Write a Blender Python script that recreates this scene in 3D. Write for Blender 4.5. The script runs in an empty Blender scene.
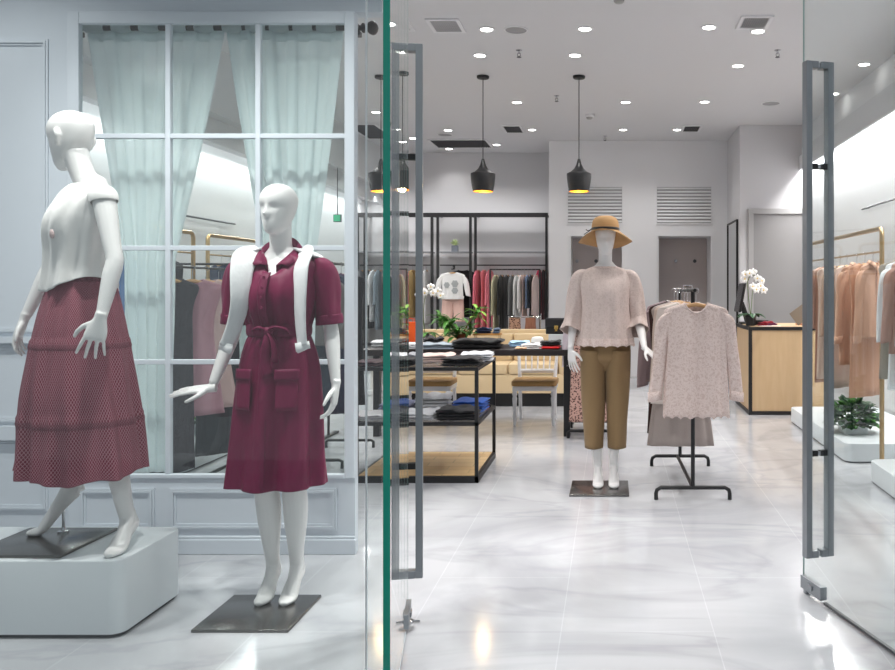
import bpy, math, random
import numpy as np
from mathutils import Vector, Matrix, noise
random.seed(7)
SC = bpy.context.scene
COL = SC.collection
PI = math.pi
F, VX, VY, CH = 815.0, 612.0, 288.0, 1.35      # focal length in pixels, vanishing point, eye height


def wx(px, d):
    return (px - VX) * d / F


def wz(py, d):
    return CH - (py - VY) * d / F


def lin(c):
    out = []
    for v in c:
        v = v / 255.0
        out.append(v / 12.92 if v <= 0.04045 else ((v + 0.055) / 1.055) ** 2.4)
    return tuple(out) + (1.0,)


# ------------------------------------------------------------------ materials
MATS = {}


def mat(name, rgb, rough=0.5, metal=0.0, spec=0.5, **kw):
    if name in MATS:
        return MATS[name]
    m = bpy.data.materials.new(name)
    m.use_nodes = True
    p = m.node_tree.nodes['Principled BSDF']
    p.inputs['Base Color'].default_value = lin(rgb)
    p.inputs['Roughness'].default_value = rough
    p.inputs['Metallic'].default_value = metal
    p.inputs['Specular IOR Level'].default_value = spec
    for k, v in kw.items():
        p.inputs[k.replace('_', ' ')].default_value = v
    MATS[name] = m
    return m


def nd(m, t, **kw):
    n = m.node_tree.nodes.new(t)
    for k, v in kw.items():
        setattr(n, k, v)
    return n


def ln(m, a, b):
    m.node_tree.links.new(a, b)


def bump(m, height_socket, strength=0.2, dist=0.01):
    b = nd(m, 'ShaderNodeBump')
    b.inputs['Strength'].default_value = strength
    b.inputs['Distance'].default_value = dist
    ln(m, height_socket, b.inputs['Height'])
    ln(m, b.outputs[0], m.node_tree.nodes['Principled BSDF'].inputs['Normal'])


def fab(rgb, rough=0.85, var=0.10, sheen=0.15, crease=0.25, scale=14.0):
    """Woven cloth: one dye, slight yarn variation and creases."""
    key = 'fabric_%d_%d_%d_%d_%d' % (rgb[0], rgb[1], rgb[2], int(rough * 100), int(crease * 100))
    if key in MATS:
        return MATS[key]
    m = mat(key, rgb, rough, spec=0.25)
    p = m.node_tree.nodes['Principled BSDF']
    p.inputs['Sheen Weight'].default_value = sheen
    tc = nd(m, 'ShaderNodeTexCoord')
    n1 = nd(m, 'ShaderNodeTexNoise')
    n1.inputs['Scale'].default_value = 260
    ln(m, tc.outputs['Object'], n1.inputs['Vector'])
    mp = nd(m, 'ShaderNodeMapRange')
    mp.inputs['To Min'].default_value = 1 - var
    mp.inputs['To Max'].default_value = 1 + var
    ln(m, n1.outputs['Fac'], mp.inputs['Value'])
    mx = nd(m, 'ShaderNodeVectorMath', operation='SCALE')
    mx.inputs[0].default_value = lin(rgb)[:3]
    ln(m, mp.outputs[0], mx.inputs['Scale'])
    ln(m, mx.outputs[0], p.inputs['Base Color'])
    mpn = nd(m, 'ShaderNodeMapping')
    mpn.inputs['Scale'].default_value = (1, 1, 0.35)
    ln(m, tc.outputs['Object'], mpn.inputs['Vector'])
    n2 = nd(m, 'ShaderNodeTexNoise')
    n2.inputs['Scale'].default_value = scale
    n2.inputs['Detail'].default_value = 3
    ln(m, mpn.outputs[0], n2.inputs['Vector'])
    bump(m, n2.outputs['Fac'], crease, 0.03)
    return m


def patterned(name, base, other, kind, scale):
    """Cloth with a woven or printed pattern that belongs to it."""
    if name in MATS:
        return MATS[name]
    m = mat(name, base, 0.85, spec=0.25)
    p = m.node_tree.nodes['Principled BSDF']
    tc = nd(m, 'ShaderNodeTexCoord')
    mix = nd(m, 'ShaderNodeMix', data_type='RGBA')
    mix.inputs['A'].default_value = lin(base)
    mix.inputs['B'].default_value = lin(other)
    ln(m, mix.outputs['Result'], p.inputs['Base Color'])
    if kind == 'spots':
        v = nd(m, 'ShaderNodeTexVoronoi')
        v.inputs['Scale'].default_value = scale
        ln(m, tc.outputs['Object'], v.inputs['Vector'])
        r = nd(m, 'ShaderNodeValToRGB')
        r.color_ramp.elements[0].position = 0.38
        r.color_ramp.elements[1].position = 0.46
        ln(m, v.outputs['Distance'], r.inputs['Fac'])
        ln(m, r.outputs['Color'], mix.inputs['Factor'])
    elif kind == 'lace':
        v = nd(m, 'ShaderNodeTexVoronoi', feature='DISTANCE_TO_EDGE')
        v.inputs['Scale'].default_value = scale
        n = nd(m, 'ShaderNodeTexNoise')
        n.inputs['Scale'].default_value = scale * 0.6
        n.inputs['Detail'].default_value = 4
        ln(m, tc.outputs['Object'], n.inputs['Vector'])
        va = nd(m, 'ShaderNodeVectorMath', operation='MULTIPLY_ADD')
        va.inputs[1].default_value = (0.10, 0.10, 0.10)
        ln(m, n.outputs['Color'], va.inputs[0])
        ln(m, tc.outputs['Object'], va.inputs[2])
        ln(m, va.outputs[0], v.inputs['Vector'])
        r = nd(m, 'ShaderNodeValToRGB')
        r.color_ramp.elements[0].position = 0.05
        r.color_ramp.elements[0].color = (1, 1, 1, 1)
        r.color_ramp.elements[1].position = 0.25
        r.color_ramp.elements[1].color = (0, 0, 0, 1)
        ln(m, v.outputs['Distance'], r.inputs['Fac'])
        ln(m, r.outputs['Color'], mix.inputs['Factor'])
        bump(m, r.outputs['Color'], 0.25, 0.004)
    elif kind == 'dots':                       # lattice of small dots in the cloth's own weave directions
        uv = nd(m, 'ShaderNodeUVMap')
        sp = nd(m, 'ShaderNodeSeparateXYZ')
        ln(m, uv.outputs[0], sp.inputs[0])
        outs = []
        for s, sg in (('X', 1), ('X', -1)):
            a = nd(m, 'ShaderNodeMath', operation='MULTIPLY')
            a.inputs[1].default_value = scale[0]
            ln(m, sp.outputs['X'], a.inputs[0])
            b = nd(m, 'ShaderNodeMath', operation='MULTIPLY_ADD')
            b.inputs[1].default_value = scale[1] * sg
            ln(m, sp.outputs['Y'], b.inputs[0])
            ln(m, a.outputs[0], b.inputs[2])
            c = nd(m, 'ShaderNodeMath', operation='SINE')
            ln(m, b.outputs[0], c.inputs[0])
            d = nd(m, 'ShaderNodeMath', operation='ABSOLUTE')
            ln(m, c.outputs[0], d.inputs[0])
            outs.append(d)
        mn = nd(m, 'ShaderNodeMath', operation='MINIMUM')
        ln(m, outs[0].outputs[0], mn.inputs[0])
        ln(m, outs[1].outputs[0], mn.inputs[1])
        r = nd(m, 'ShaderNodeValToRGB')
        r.color_ramp.elements[0].position = 0.10
        r.color_ramp.elements[0].color = (1, 1, 1, 1)
        r.color_ramp.elements[1].position = 0.36
        r.color_ramp.elements[1].color = (0, 0, 0, 1)
        ln(m, mn.outputs[0], r.inputs['Fac'])
        ln(m, r.outputs['Color'], mix.inputs['Factor'])
    return m


def wood(name, a, b, scale=3.0, axis=(1, 12, 12), rough=0.45):
    m = mat(name, a, rough)
    p = m.node_tree.nodes['Principled BSDF']
    tc = nd(m, 'ShaderNodeTexCoord')
    mp = nd(m, 'ShaderNodeMapping')
    mp.inputs['Scale'].default_value = axis
    ln(m, tc.outputs['Object'], mp.inputs['Vector'])
    n = nd(m, 'ShaderNodeTexNoise')
    n.inputs['Scale'].default_value = scale
    n.inputs['Detail'].default_value = 6
    n.inputs['Distortion'].default_value = 0.6
    ln(m, mp.outputs[0], n.inputs['Vector'])
    mix = nd(m, 'ShaderNodeMix', data_type='RGBA')
    mix.inputs['A'].default_value = lin(a)
    mix.inputs['B'].default_value = lin(b)
    ln(m, n.outputs['Fac'], mix.inputs['Factor'])
    ln(m, mix.outputs['Result'], p.inputs['Base Color'])
    return m


def planks(name, a, b, sx, sy):
    m = mat(name, a, 0.5)
    p = m.node_tree.nodes['Principled BSDF']
    tc = nd(m, 'ShaderNodeTexCoord')
    br = nd(m, 'ShaderNodeTexBrick')
    br.inputs['Color1'].default_value = lin(a)
    br.inputs['Color2'].default_value = lin(b)
    br.inputs['Mortar'].default_value = lin([v * 0.75 for v in a])
    br.inputs['Scale'].default_value = 1
    br.inputs['Mortar Size'].default_value = 0.003
    br.inputs['Brick Width'].default_value = sx
    br.inputs['Row Height'].default_value = sy
    ln(m, tc.outputs['Object'], br.inputs['Vector'])
    ln(m, br.outputs['Color'], p.inputs['Base Color'])
    return m


def glass(name, tint=(0.96, 0.985, 0.98), ior=1.45, veil=0.0):
    """Clear sheet glass: straight transmission with Fresnel reflection."""
    if name in MATS:
        return MATS[name]
    m = bpy.data.materials.new(name)
    m.use_nodes = True
    nt = m.node_tree
    nt.nodes.remove(nt.nodes['Principled BSDF'])
    out = nt.nodes['Material Output']
    t = nd(m, 'ShaderNodeBsdfTransparent')
    t.inputs['Color'].default_value = tint + (1,)
    g = nd(m, 'ShaderNodeBsdfGlossy')
    g.inputs['Roughness'].default_value = 0.0
    g.inputs['Color'].default_value = (1, 1, 1, 1)
    lw = nd(m, 'ShaderNodeLayerWeight')          # Schlick reflectance, the same from both faces of the sheet
    lw.inputs['Blend'].default_value = 0.5
    pw_ = nd(m, 'ShaderNodeMath', operation='POWER')
    pw_.inputs[1].default_value = 5.0
    ln(m, lw.outputs['Facing'], pw_.inputs[0])
    fr = nd(m, 'ShaderNodeMath', operation='MULTIPLY_ADD')
    r0 = ((ior - 1) / (ior + 1)) ** 2
    fr.inputs[1].default_value = 1 - r0
    fr.inputs[2].default_value = r0
    ln(m, pw_.outputs[0], fr.inputs[0])
    mx = nd(m, 'ShaderNodeMixShader')
    ln(m, fr.outputs[0], mx.inputs['Fac'])
    ln(m, t.outputs[0], mx.inputs[1])
    ln(m, g.outputs[0], mx.inputs[2])
    ln(m, mx.outputs[0], out.inputs['Surface'])
    MATS[name] = m
    return m


def sheer(name, rgb, clear):
    m = bpy.data.materials.new(name)
    m.use_nodes = True
    nt = m.node_tree
    nt.nodes.remove(nt.nodes['Principled BSDF'])
    out = nt.nodes['Material Output']
    d = nd(m, 'ShaderNodeBsdfDiffuse')
    d.inputs['Color'].default_value = lin(rgb)
    t = nd(m, 'ShaderNodeBsdfTranslucent')
    t.inputs['Color'].default_value = lin(rgb)
    c = nd(m, 'ShaderNodeBsdfTransparent')
    a = nd(m, 'ShaderNodeMixShader')
    a.inputs[0].default_value = 0.5
    ln(m, d.outputs[0], a.inputs[1])
    ln(m, t.outputs[0], a.inputs[2])
    b = nd(m, 'ShaderNodeMixShader')
    b.inputs[0].default_value = clear
    ln(m, a.outputs[0], b.inputs[1])
    ln(m, c.outputs[0], b.inputs[2])
    ln(m, b.outputs[0], out.inputs['Surface'])
    return m


def emit(name, rgb, strength):
    m = mat(name, rgb, 0.5)
    p = m.node_tree.nodes['Principled BSDF']
    p.inputs['Emission Color'].default_value = lin(rgb)
    p.inputs['Emission Strength'].default_value = strength
    return m


def marble():
    m = mat('polished marble tiles', (214, 214, 216), 0.12)
    p = m.node_tree.nodes['Principled BSDF']
    p.inputs['Specular IOR Level'].default_value = 0.55
    tc = nd(m, 'ShaderNodeTexCoord')
    n0 = nd(m, 'ShaderNodeTexNoise')
    n0.inputs['Scale'].default_value = 0.8
    n0.inputs['Detail'].default_value = 7
    n0.inputs['Distortion'].default_value = 1.2
    ln(m, tc.outputs['Object'], n0.inputs['Vector'])
    r0 = nd(m, 'ShaderNodeValToRGB')
    r0.color_ramp.elements[0].position = 0.35
    r0.color_ramp.elements[0].color = lin((170, 171, 175))
    r0.color_ramp.elements[1].position = 0.65
    r0.color_ramp.elements[1].color = lin((199, 200, 203))
    ln(m, n0.outputs['Fac'], r0.inputs['Fac'])
    # thin darker and lighter veins
    n1 = nd(m, 'ShaderNodeTexNoise')
    n1.inputs['Scale'].default_value = 0.55
    n1.inputs['Detail'].default_value = 5
    n1.inputs['Distortion'].default_value = 1.1
    mp = nd(m, 'ShaderNodeMapping')
    mp.inputs['Scale'].default_value = (1.0, 1.9, 1)
    mp.inputs['Rotation'].default_value = (0, 0, 0.6)
    ln(m, tc.outputs['Object'], mp.inputs['Vector'])
    ln(m, mp.outputs[0], n1.inputs['Vector'])
    r1 = nd(m, 'ShaderNodeValToRGB')
    cr = r1.color_ramp
    cr.elements[0].position = 0.47
    cr.elements[0].color = (1, 1, 1, 1)
    cr.elements[1].position = 0.53
    cr.elements[1].color = (1, 1, 1, 1)
    e = cr.elements.new(0.5)
    e.color = (0.88, 0.88, 0.89, 1)
    ln(m, n1.outputs['Fac'], r1.inputs['Fac'])
    mul = nd(m, 'ShaderNodeMix', data_type='RGBA', blend_type='MULTIPLY')
    mul.inputs['Factor'].default_value = 1
    ln(m, r0.outputs['Color'], mul.inputs['A'])
    ln(m, r1.outputs['Color'], mul.inputs['B'])
    # tile joints
    br = nd(m, 'ShaderNodeTexBrick')
    br.offset = 0.5
    br.inputs['Color1'].default_value = (0.97, 0.97, 0.97, 1)
    br.inputs['Color2'].default_value = (1, 1, 1, 1)
    br.inputs['Mortar'].default_value = (1.14, 1.14, 1.14, 1)
    br.inputs['Scale'].default_value = 1
    br.inputs['Mortar Size'].default_value = 0.0022
    br.inputs['Brick Width'].default_value = 1.2
    br.inputs['Row Height'].default_value = 0.6
    mp2 = nd(m, 'ShaderNodeMapping')
    mp2.inputs['Rotation'].default_value = (0, 0, PI / 2)
    mp2.inputs['Location'].default_value = (0.2, 0.2, 0)
    ln(m, tc.outputs['Object'], mp2.inputs['Vector'])
    ln(m, mp2.outputs[0], br.inputs['Vector'])
    mul2 = nd(m, 'ShaderNodeMix', data_type='RGBA', blend_type='MULTIPLY')
    mul2.inputs['Factor'].default_value = 1
    ln(m, mul.outputs['Result'], mul2.inputs['A'])
    ln(m, br.outputs['Color'], mul2.inputs['B'])
    ln(m, mul2.outputs['Result'], p.inputs['Base Color'])
    return m


WHITE_WALL = mat('white wall paint', (226, 226, 228), 0.6)
GREY_WALL = mat('light grey wall paint', (205, 204, 206), 0.6)
CEIL = mat('ceiling paint', (214, 214, 216), 0.7)
DISPLAY = mat('pale blue grey panelling paint', (206, 212, 219), 0.45)
TAUPE = mat('taupe laminate', (176, 167, 165), 0.6)
BLACK = mat('black powder coated steel', (22, 22, 24), 0.45)
DARK = mat('dark grey steel', (62, 64, 68), 0.4)
STEEL = mat('brushed steel', (150, 154, 158), 0.38, metal=0.75)
CHROME = mat('polished chrome', (205, 205, 208), 0.15, metal=1.0)
BRASS = mat('satin brass', (190, 162, 120), 0.3, metal=1.0)
PLATE = mat('polished dark steel plate', (112, 110, 108), 0.22, metal=0.85)
MANN = mat('gloss white fibreglass', (236, 234, 232), 0.28)
PLINTHM = mat('white lacquer', (214, 219, 222), 0.4)
WOODC = wood('pale oak veneer', (208, 180, 142), (192, 160, 120), 2.2, (10, 10, 1.2))
WOODP = planks('oak parquet boards', (214, 184, 138), (190, 154, 108), 0.34, 0.11)
HANGW = wood('hanger beech', (214, 172, 124), (196, 150, 100), 6, (2, 12, 12))
CLEAR = glass('clear glass')
PANEG = glass('clear window glass', (0.945, 0.978, 0.974))
TEAL = mat('green polished glass edge', (0, 158, 134), 0.15, spec=0.6)
LEAF = mat('deep green leaf', (74, 132, 50), 0.45)
LEAFL = mat('fresh green leaf', (132, 184, 70), 0.45)
LEAFD = mat('dark green leaf', (38, 82, 46), 0.4)
PETAL = mat('white orchid petal', (244, 242, 240), 0.6)
TERRA = mat('terracotta', (168, 96, 60), 0.7)
LAMPW = emit('lamp white', (255, 252, 246), 14)
MARBLE = marble()


# ------------------------------------------------------------------ geometry
def cr_interp(xs, ts):
    """Smooth (Catmull-Rom) resampling of rows xs at ts in [0, len-1]."""
    xs = np.asarray(xs, float)
    if xs.ndim == 1:
        xs = xs[:, None]
    n = len(xs)
    out = []
    for t in ts:
        i = min(int(t), n - 2)
        u = t - i
        p0, p1, p2, p3 = xs[max(i - 1, 0)], xs[i], xs[i + 1], xs[min(i + 2, n - 1)]
        out.append(0.5 * (2 * p1 + (p2 - p0) * u + (2 * p0 - 5 * p1 + 4 * p2 - p3) * u * u + (3 * p1 - p0 - 3 * p2 + p3) * u ** 3))
    return np.array(out)


class MB:
    def __init__(self):
        self.v, self.f, self.uv = [], [], []

    def face(self, ids, uvs=None):
        self.f.append(tuple(ids))
        self.uv.append(uvs or [(0, 0)] * len(ids))

    def loft(self, rings, closed=True, cap0=True, cap1=True, flip=False):
        n = len(rings[0])
        b = len(self.v)
        for r in rings:
            self.v.extend(tuple(p) for p in r)
        m = len(rings)
        for i in range(m - 1):
            for j in range(n if closed else n - 1):
                k = (j + 1) % n
                q = [b + i * n + j, b + i * n + k, b + (i + 1) * n + k, b + (i + 1) * n + j]
                uv = [(j / n, i / (m - 1)), ((j + 1) / n, i / (m - 1)), ((j + 1) / n, (i + 1) / (m - 1)), (j / n, (i + 1) / (m - 1))]
                if flip:
                    q.reverse()
                    uv.reverse()
                self.face(q, uv)
        if closed and cap0:
            q = [b + j for j in range(n)]
            self.face(q if flip else q[::-1])
        if closed and cap1:
            q = [b + (m - 1) * n + j for j in range(n)]
            self.face(q[::-1] if flip else q)
        return self

    def tube(self, pts, rad, n=10, up=(0, 0, 1), sub=1, cap=True):
        """Tube along pts; rad: a number, a list of numbers or of (side, up) pairs."""
        pts = [tuple(p) for p in pts]
        if not isinstance(rad, (list, tuple)):
            rad = [rad] * len(pts)
        rr = [r if isinstance(r, (list, tuple)) else (r, r) for r in rad]
        if sub > 1:
            ts = np.linspace(0, len(pts) - 1, (len(pts) - 1) * sub + 1)
            pts = cr_interp(pts, ts)
            rr = np.maximum(cr_interp(rr, ts), 1e-4)
        P = [Vector(p) for p in pts]
        up = Vector(up)
        rings = []
        side = None
        for i, p in enumerate(P):
            t = (P[min(i + 1, len(P) - 1)] - P[max(i - 1, 0)]).normalized()
            if side is None:
                side = t.cross(up)
                if side.length < 1e-3:
                    side = t.cross(Vector((0, 1, 0)))
                    if side.length < 1e-3:
                        side = t.cross(Vector((1, 0, 0)))
            side = (side - t * side.dot(t)).normalized()
            u = side.cross(t)
            a, c = rr[i]
            rings.append([p + side * (a * math.cos(2 * PI * j / n)) + u * (c * math.sin(2 * PI * j / n)) for j in range(n)])
        return self.loft(rings, True, cap, cap, flip=True)

    def box(self, x0, x1, y0, y1, z0, z1):
        b = len(self.v)
        self.v += [(x0, y0, z0), (x1, y0, z0), (x1, y1, z0), (x0, y1, z0), (x0, y0, z1), (x1, y0, z1), (x1, y1, z1), (x0, y1, z1)]
        for q in ((0, 3, 2, 1), (4, 5, 6, 7), (0, 1, 5, 4), (1, 2, 6, 5), (2, 3, 7, 6), (3, 0, 4, 7)):
            self.face([b + i for i in q])
        return self

    def obox(self, c, ax, ay, az):
        """Box at c with half-axes ax, ay, az (vectors)."""
        c, ax, ay, az = Vector(c), Vector(ax), Vector(ay), Vector(az)
        b = len(self.v)
        for sz in (-1, 1):
            for sx, sy in ((-1, -1), (1, -1), (1, 1), (-1, 1)):
                self.v.append(tuple(c + ax * sx + ay * sy + az * sz))
        for q in ((0, 3, 2, 1), (4, 5, 6, 7), (0, 1, 5, 4), (1, 2, 6, 5), (2, 3, 7, 6), (3, 0, 4, 7)):
            self.face([b + i for i in q])
        return self

    def lathe(self, prof, n=24, c=(0, 0, 0), cap0=True, cap1=True):
        rings = [[(c[0] + r * math.cos(2 * PI * j / n), c[1] + r * math.sin(2 * PI * j / n), c[2] + z) for j in range(n)] for r, z in prof]
        return self.loft(rings, True, cap0, cap1)

    def ball(self, c, r, n=14, sc=(1, 1, 1)):
        prof = []
        for i in range(n // 2 + 1):
            a = -PI / 2 + PI * i / (n // 2)
            prof.append((max(r * math.cos(a), 1e-4), r * math.sin(a)))
        rings = [[(c[0] + sc[0] * q * math.cos(2 * PI * j / n), c[1] + sc[1] * q * math.sin(2 * PI * j / n), c[2] + sc[2] * z) for j in range(n)] for q, z in prof]
        return self.loft(rings)

    def rrect(self, x0, x1, y0, y1, z0, z1, r=0.02, n=5):
        """Slab whose corners are rounded in plan."""
        def ring(z, ins=0.0):
            pts = []
            for cx, cy, a0 in ((x1 - r, y1 - r, 0), (x0 + r, y1 - r, PI / 2), (x0 + r, y0 + r, PI), (x1 - r, y0 + r, 1.5 * PI)):
                for i in range(n + 1):
                    a = a0 + PI / 2 * i / n
                    pts.append((cx + (r - ins) * math.cos(a), cy + (r - ins) * math.sin(a), z))
            return pts
        e = min(0.008, (z1 - z0) * 0.3)
        return self.loft([ring(z0), ring(z1 - e), ring(z1 - e * 0.3, e * 0.3), ring(z1, e)])

    def mesh(self, name):
        me = bpy.data.meshes.new(name)
        me.from_pydata(self.v, [], self.f)
        ul = me.uv_layers.new(name='UVMap')
        flat = [c for u in self.uv for p in u for c in p]
        ul.data.foreach_set('uv', flat)
        me.update()
        return me

    def build(self, name, m, parent=None, smooth=True, bevel=0, subsurf=0, solid=0, angle=40, kind=None, label=None, loc=None):
        me = self.mesh(name)
        if m:
            me.materials.append(m)
        o = bpy.data.objects.new(name, me)
        COL.objects.link(o)
        if smooth:
            me.polygons.foreach_set('use_smooth', [True] * len(me.polygons))
            if angle < 180:
                me.set_sharp_from_angle(angle=math.radians(angle))
        if solid:
            s = o.modifiers.new('thickness', 'SOLIDIFY')
            s.thickness = solid
            s.offset = 0
        if bevel:
            b = o.modifiers.new('edge', 'BEVEL')
            b.width = bevel
            b.segments = 2
            b.limit_method = 'ANGLE'
        if subsurf:
            s = o.modifiers.new('smooth', 'SUBSURF')
            s.levels = s.render_levels = subsurf
        if parent:
            o.parent = parent
        if loc is not None:
            o.location = loc
        if kind:
            o['kind'] = kind
        if label:
            o['label'] = label
        return o


def tag(o, label, cat, group=None, kind=None):
    o['label'] = label
    o['category'] = cat
    if group:
        o['group'] = group
    if kind:
        o['kind'] = kind
    return o


def thing(name, label, cat, loc=(0, 0, 0), rz=0.0, group=None):
    o = bpy.data.objects.new(name, None)
    o.empty_display_size = 0.1
    COL.objects.link(o)
    o.location = loc
    o.rotation_euler = (0, 0, rz)
    return tag(o, label, cat, group)


def dup(root, loc, rz=0.0, label=None, group=None):
    r = root.copy()
    COL.objects.link(r)
    r.location = loc
    r.rotation_euler = (0, 0, rz)
    if label:
        r['label'] = label
    if group:
        r['group'] = group
    for ch in list(root.children):
        c = ch.copy()
        COL.objects.link(c)
        c.parent = r
        for g in list(ch.children):
            d = g.copy()
            COL.objects.link(d)
            d.parent = c
    return r


def struct(name, mb, m, parent=None, **kw):
    kw.setdefault('smooth', False)
    return mb.build(name, m, parent, kind='structure', **kw)


def fuse(mb, name, m, parent, voxel=0.004, smooth=4):
    """One continuous skin over overlapping shapes."""
    o = mb.build(name, m, None, smooth=False)
    r = o.modifiers.new('skin', 'REMESH')
    r.mode = 'VOXEL'
    r.voxel_size = voxel
    s = o.modifiers.new('relax', 'SMOOTH')
    s.factor = 0.5
    s.iterations = smooth
    dg = bpy.context.evaluated_depsgraph_get()
    me = bpy.data.meshes.new_from_object(o.evaluated_get(dg))
    me.name = name
    me.materials.clear()
    me.materials.append(m)
    me.polygons.foreach_set('use_smooth', [True] * len(me.polygons))
    old = o.data
    o.modifiers.clear()
    o.data = me
    bpy.data.meshes.remove(old)
    o.parent = parent
    return o

# ------------------------------------------------------------------ room shell
CZ = 3.59
XL, XR, YB = -4.1, 2.7, 13.5
struct('floor', MB().box(-6, 5, -1.5, 14.2, -0.1, 0), MARBLE)
struct('ceiling', MB().box(-6, 5, 2.2, 14.2, CZ, CZ + 0.12), CEIL)
struct('wall_left', MB().box(XL - 0.2, XL, 4.27, 13.6, 0, CZ), WHITE_WALL)
struct('wall_right', MB().box(XR, XR + 0.2, 2.4, 13.6, 0, CZ), WHITE_WALL)
struct('wall_alcove', MB().box(XL, -0.96, YB, YB + 0.2, 0, CZ), GREY_WALL)
wb = MB()
O1, O2, OT = (-0.654, 0.152), (0.685, 1.506), 2.14
for x0, x1 in ((-0.96, O1[0]), (O1[1], O2[0]), (O2[1], 1.756)):
    wb.box(x0, x1, 12.4, 13.5, 0, OT)
wb.box(-0.96, 1.756, 12.4, 13.5, OT, CZ)
for x0, x1 in (O1, O2):
    wb.box(x0, x1, 13.2, 13.5, 0, OT)
struct('wall_back', wb, WHITE_WALL)
struct('wall_block', MB().box(1.756, XR, 11.2, 13.5, 0, CZ), GREY_WALL)
struct('wall_display', MB().box(-5.0, -4.6, 2.4, 4.2, 0, CZ), DISPLAY)
struct('wall_front', MB().box(-6, 5, 2.36, 2.56, 3.0, CZ), DISPLAY)
struct('trim_1', MB().box(-0.96, O1[0], 12.385, 12.4, 0, 0.1).box(O1[1], O2[0], 12.385, 12.4, 0, 0.1).box(O2[1], 1.756, 12.385, 12.4, 0, 0.1), WHITE_WALL)

# soffits with the light coves along both long walls
struct('cove_right', MB().box(XR - 0.13, XR, 3.2, 11.2, 3.06, 3.16).box(XR - 0.09, XR, 3.2, 11.2, 3.16, 3.26).box(XR - 0.13, XR - 0.115, 3.2, 11.2, 2.97, 3.06), CEIL)
struct('cove_left', MB().box(XL, XL + 0.30, 4.4, 13.4, 2.80, CZ).box(XL + 0.30, XL + 0.42, 4.4, 13.4, 2.97, CZ).box(XL + 0.26, XL + 0.34, 4.4, 13.4, 2.72, 2.80), CEIL)

# fitting room openings in the back wall
for i, (x0, x1) in enumerate((O1, O2)):
    d = struct('door_%d' % (i + 3), MB().box(x0 + 0.03, x1, 12.95, 13.19, 0.01, OT - 0.005), TAUPE)
    struct('door_jamb', MB().box(x0, x0 + 0.028, 12.42, 13.19, 0, OT), WHITE_WALL, d)
    for k, px in enumerate((676, 695)):
        xx = wx(px, 12.9) if i else wx(577 + k * 19, 12.9)
        m = MB().lathe([(0.028, 0), (0.028, 0.012), (0.01, 0.016), (0.01, 0.045), (0.02, 0.05), (0.02, 0.06), (0.004, 0.062)], 16)
        o = m.build('coat_hook', DARK if k else STEEL, None)
        tag(o, ['silver', 'dark'][k] + ' round coat hook inside the ' + ['fitting room behind the mannequin in the straw hat', 'fitting room beside the till counter'][i], 'hook')
        o.location = (xx, 12.948, wz(261, 12.9))
        o.rotation_euler = (PI / 2, 0, 0)

# louvred grilles above the fitting rooms
for i, (x0, x1) in enumerate(((wx(568, 12.4), wx(622, 12.4)), (wx(657, 12.4), wx(711, 12.4)))):
    z0, z1 = wz(223, 12.4), wz(187, 12.4)
    t = thing('louvre_grille', ['white slatted wall grille straight above the straw hat', 'white slatted wall grille above the open taupe fitting room'][i], 'vent', ((x0 + x1) / 2, 12.4, z0), 0, 'wall grilles over the fitting rooms')
    hw, h = (x1 - x0) / 2, z1 - z0
    MB().box(-hw, hw, -0.005, -0.001, 0, h).build('backing', mat('grille shadow grey', (176, 176, 178), 0.8), t, smooth=False)
    MB().box(-hw - 0.02, -hw, -0.02, -0.001, -0.02, h + 0.02).box(hw, hw + 0.02, -0.02, -0.001, -0.02, h + 0.02).box(-hw, hw, -0.02, -0.001, -0.02, 0).box(-hw, hw, -0.02, -0.001, h, h + 0.02).build('frame', WHITE_WALL, t, smooth=False)
    for k in range(11):
        zc = (k + 0.5) * h / 11
        MB().obox((0, -0.018, zc), (hw - 0.002, 0, 0), (0, 0.010, 0.012), (0, -0.002, 0.002)).build('slat', WHITE_WALL, t, smooth=False)

# grey door in the block behind the counter
xd0, xd1, zd = wx(753, 11.2), 2.62, wz(214, 11.2)
d5 = struct('door_5', MB().box(xd0, xd1, 11.185, 11.199, 0.01, zd), mat('grey door paint', (138, 136, 136), 0.55))
struct('door_frame', MB().box(xd0 - 0.07, xd0, 11.15, 11.199, 0, zd + 0.07).box(xd0, xd1, 11.15, 11.199, zd, zd + 0.07), mat('door frame paint', (165, 163, 163), 0.5), d5)

# ------------------------------------------------------------------ window display partition
Y0, Y1 = 4.15, 4.20


def dx(px):
    return wx(px, Y0)


def dz(py):
    return wz(py, Y0)


pw = MB()
pw.box(dx(355) - 0.0, dx(355), Y0, Y1, 0, 0.01)
p = MB()
p.box(dx(68), dx(355), Y0, Y1, 0, dz(478))                     # solid base
p.box(-4.6, dx(68), Y0 + 0.02, Y1, 0, CZ)                      # solid panel beside the window
p.box(dx(68), wx(381, Y0), Y0 + 0.02, Y1 + 0.05, dz(11), CZ)   # header
struct('wall_partition', p, DISPLAY)


def molding(mb, x0, x1, z0, z1, y, w=0.032, d=0.013):
    """Raised picture-frame moulding with a mitred double step."""
    for k, (a, b) in enumerate(((0, d * 0.6), (0.35, d), (0.7, d * 0.5))):
        i0 = w * a
        i1 = w * (a + 0.32)
        mb.box(x0 + i0, x1 - i0, y - b, y, z0 + i0, z0 + i1)
        mb.box(x0 + i0, x1 - i0, y - b, y, z1 - i1, z1 - i0)
        mb.box(x0 + i0, x0 + i1, y - b, y, z0 + i1, z1 - i1)
        mb.box(x1 - i1, x1 - i0, y - b, y, z0 + i1, z1 - i1)
    return mb


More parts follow.
